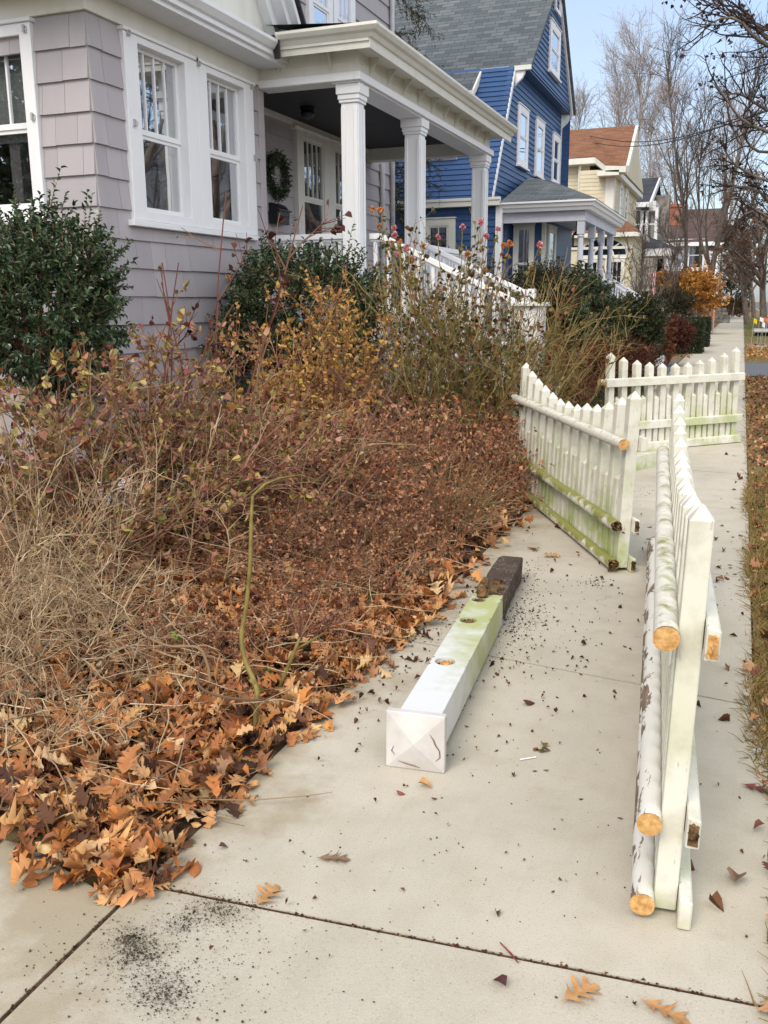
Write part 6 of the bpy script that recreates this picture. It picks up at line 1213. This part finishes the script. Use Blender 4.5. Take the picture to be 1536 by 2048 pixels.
for lb, u, v0, v1, y in (('pale thin pole at the lawn edge right of the golden bush', 1427, 640, 556, 50), ('pale thin pole farther along the lawn edge', 1466, 612, 577, 88)):
    a = atY(u, v0, y); t_ = atY(u+6, v1, y); q = MB(); q.tube([(a[0], y, 0), t_], .035, 6); tag(q.build('sign_pole', M['steel'], None, (a[0], y, 0)), lb, 'pole')
wl = thing('stone_wall', 'low field stone wall at the far lawn before the sidewalk', 'wall', tuple(atY(1440, 615, 72)*[1, 1, 0])); q = MB(); a = atY(1432, 610, 72); b_ = atY(1452, 610, 72); rg = random.Random(3)
for r_ in range(4):
    x = a[0]
    while x < b_[0]: w_ = rg.uniform(.25, .5); q.box(x, x+w_-.03, 72+rg.uniform(0, .06), 72.6, r_*.27, r_*.27+.25); x += w_
q.build('stones', M['stone'], wl, bevel=.03)
for k, (u0, v0, y0, u1, v1, y1) in enumerate(((1180, 272, 45, 1560, 214, 26), (1180, 284, 45, 1560, 210, 25))):
    A, B = atY(u0, v0, y0), atY(u1, v1, y1); q = MB(); q.tube([A+(B-A)*t-Z_*.5*math.sin(math.pi*t) for t in np.linspace(0, 1, 12)], .016, 5); tag(q.build('overhead_cable', M['cable'], None, A), ('upper overhead cable sagging across the skyline trees', 'lower overhead cable crossing just under the upper one')[k], 'cable')

# ------------------------------------------------------------------ light
SUN_EL, SUN_AZ = 49, 191                                   # degrees; azimuth clockwise from +Y
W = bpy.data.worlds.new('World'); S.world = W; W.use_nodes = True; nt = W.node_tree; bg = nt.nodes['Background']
sky = nt.nodes.new('ShaderNodeTexSky'); sky.sky_type = 'NISHITA'; sky.sun_disc = False; sky.sun_elevation = rad(SUN_EL); sky.sun_rotation = rad(SUN_AZ); sky.air_density = 1.0; sky.dust_density = 2.0; sky.ozone_density = 2.5
mxs = nt.nodes.new('ShaderNodeMix'); mxs.data_type = 'RGBA'; nsn = nt.nodes.new('ShaderNodeTexNoise'); nsn.inputs['Scale'].default_value = 1.6; nsn.inputs['Detail'].default_value = 5
tcs = nt.nodes.new('ShaderNodeTexCoord'); mps = nt.nodes.new('ShaderNodeMapping'); mps.inputs['Scale'].default_value = (1, 1, 3.5); nt.links.new(tcs.outputs['Generated'], mps.inputs[0]); nt.links.new(mps.outputs[0], nsn.inputs['Vector'])
mrs = nt.nodes.new('ShaderNodeMapRange'); mrs.inputs['From Min'].default_value = .35; mrs.inputs['From Max'].default_value = .7; mrs.inputs['To Min'].default_value = .12; mrs.inputs['To Max'].default_value = .5; nt.links.new(nsn.outputs['Fac'], mrs.inputs[0])
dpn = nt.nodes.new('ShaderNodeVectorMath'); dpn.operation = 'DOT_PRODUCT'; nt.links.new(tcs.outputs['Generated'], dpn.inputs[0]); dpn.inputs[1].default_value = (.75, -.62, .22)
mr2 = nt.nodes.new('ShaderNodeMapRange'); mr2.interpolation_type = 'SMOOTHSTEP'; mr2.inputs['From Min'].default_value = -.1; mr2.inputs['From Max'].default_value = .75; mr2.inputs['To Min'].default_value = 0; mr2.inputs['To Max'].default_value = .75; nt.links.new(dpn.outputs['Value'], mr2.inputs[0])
fill_sky = nt.nodes.new('ShaderNodeMix'); fill_sky.data_type = 'RGBA'; nt.links.new(mr2.outputs[0], fill_sky.inputs[0]); nt.links.new(mxs.outputs[2], fill_sky.inputs[6]); fill_sky.inputs[7].default_value = (8.2, 8.3, 8.6, 1)      # unseen bright area added to the sky as soft fill for the house faces
nt.links.new(mrs.outputs[0], mxs.inputs[0]); nt.links.new(sky.outputs[0], mxs.inputs[6]); mxs.inputs[7].default_value = (2.75, 2.95, 3.25, 1); nt.links.new(fill_sky.outputs[2], bg.inputs[0]); bg.inputs[1].default_value = .135
sd = bpy.data.lights.new('sun', 'SUN'); sd.energy = 1.35; sd.angle = rad(28); sd.color = (1, .90, .76); so = bpy.data.objects.new('sun', sd); COL.objects.link(so)
az, el = rad(SUN_AZ), rad(SUN_EL); dv = Vector((math.sin(az)*math.cos(el), math.cos(az)*math.cos(el), math.sin(el))); so.rotation_euler = dv.to_track_quat('Z', 'Y').to_euler()
S.view_settings.view_transform = 'Standard'; S.view_settings.look = 'None'; S.view_settings.exposure = .98; S.view_settings.gamma = 1
S.render.engine = 'CYCLES'; S.cycles.use_denoising = True; S.cycles.max_bounces = 8; S.cycles.transparent_max_bounces = 16
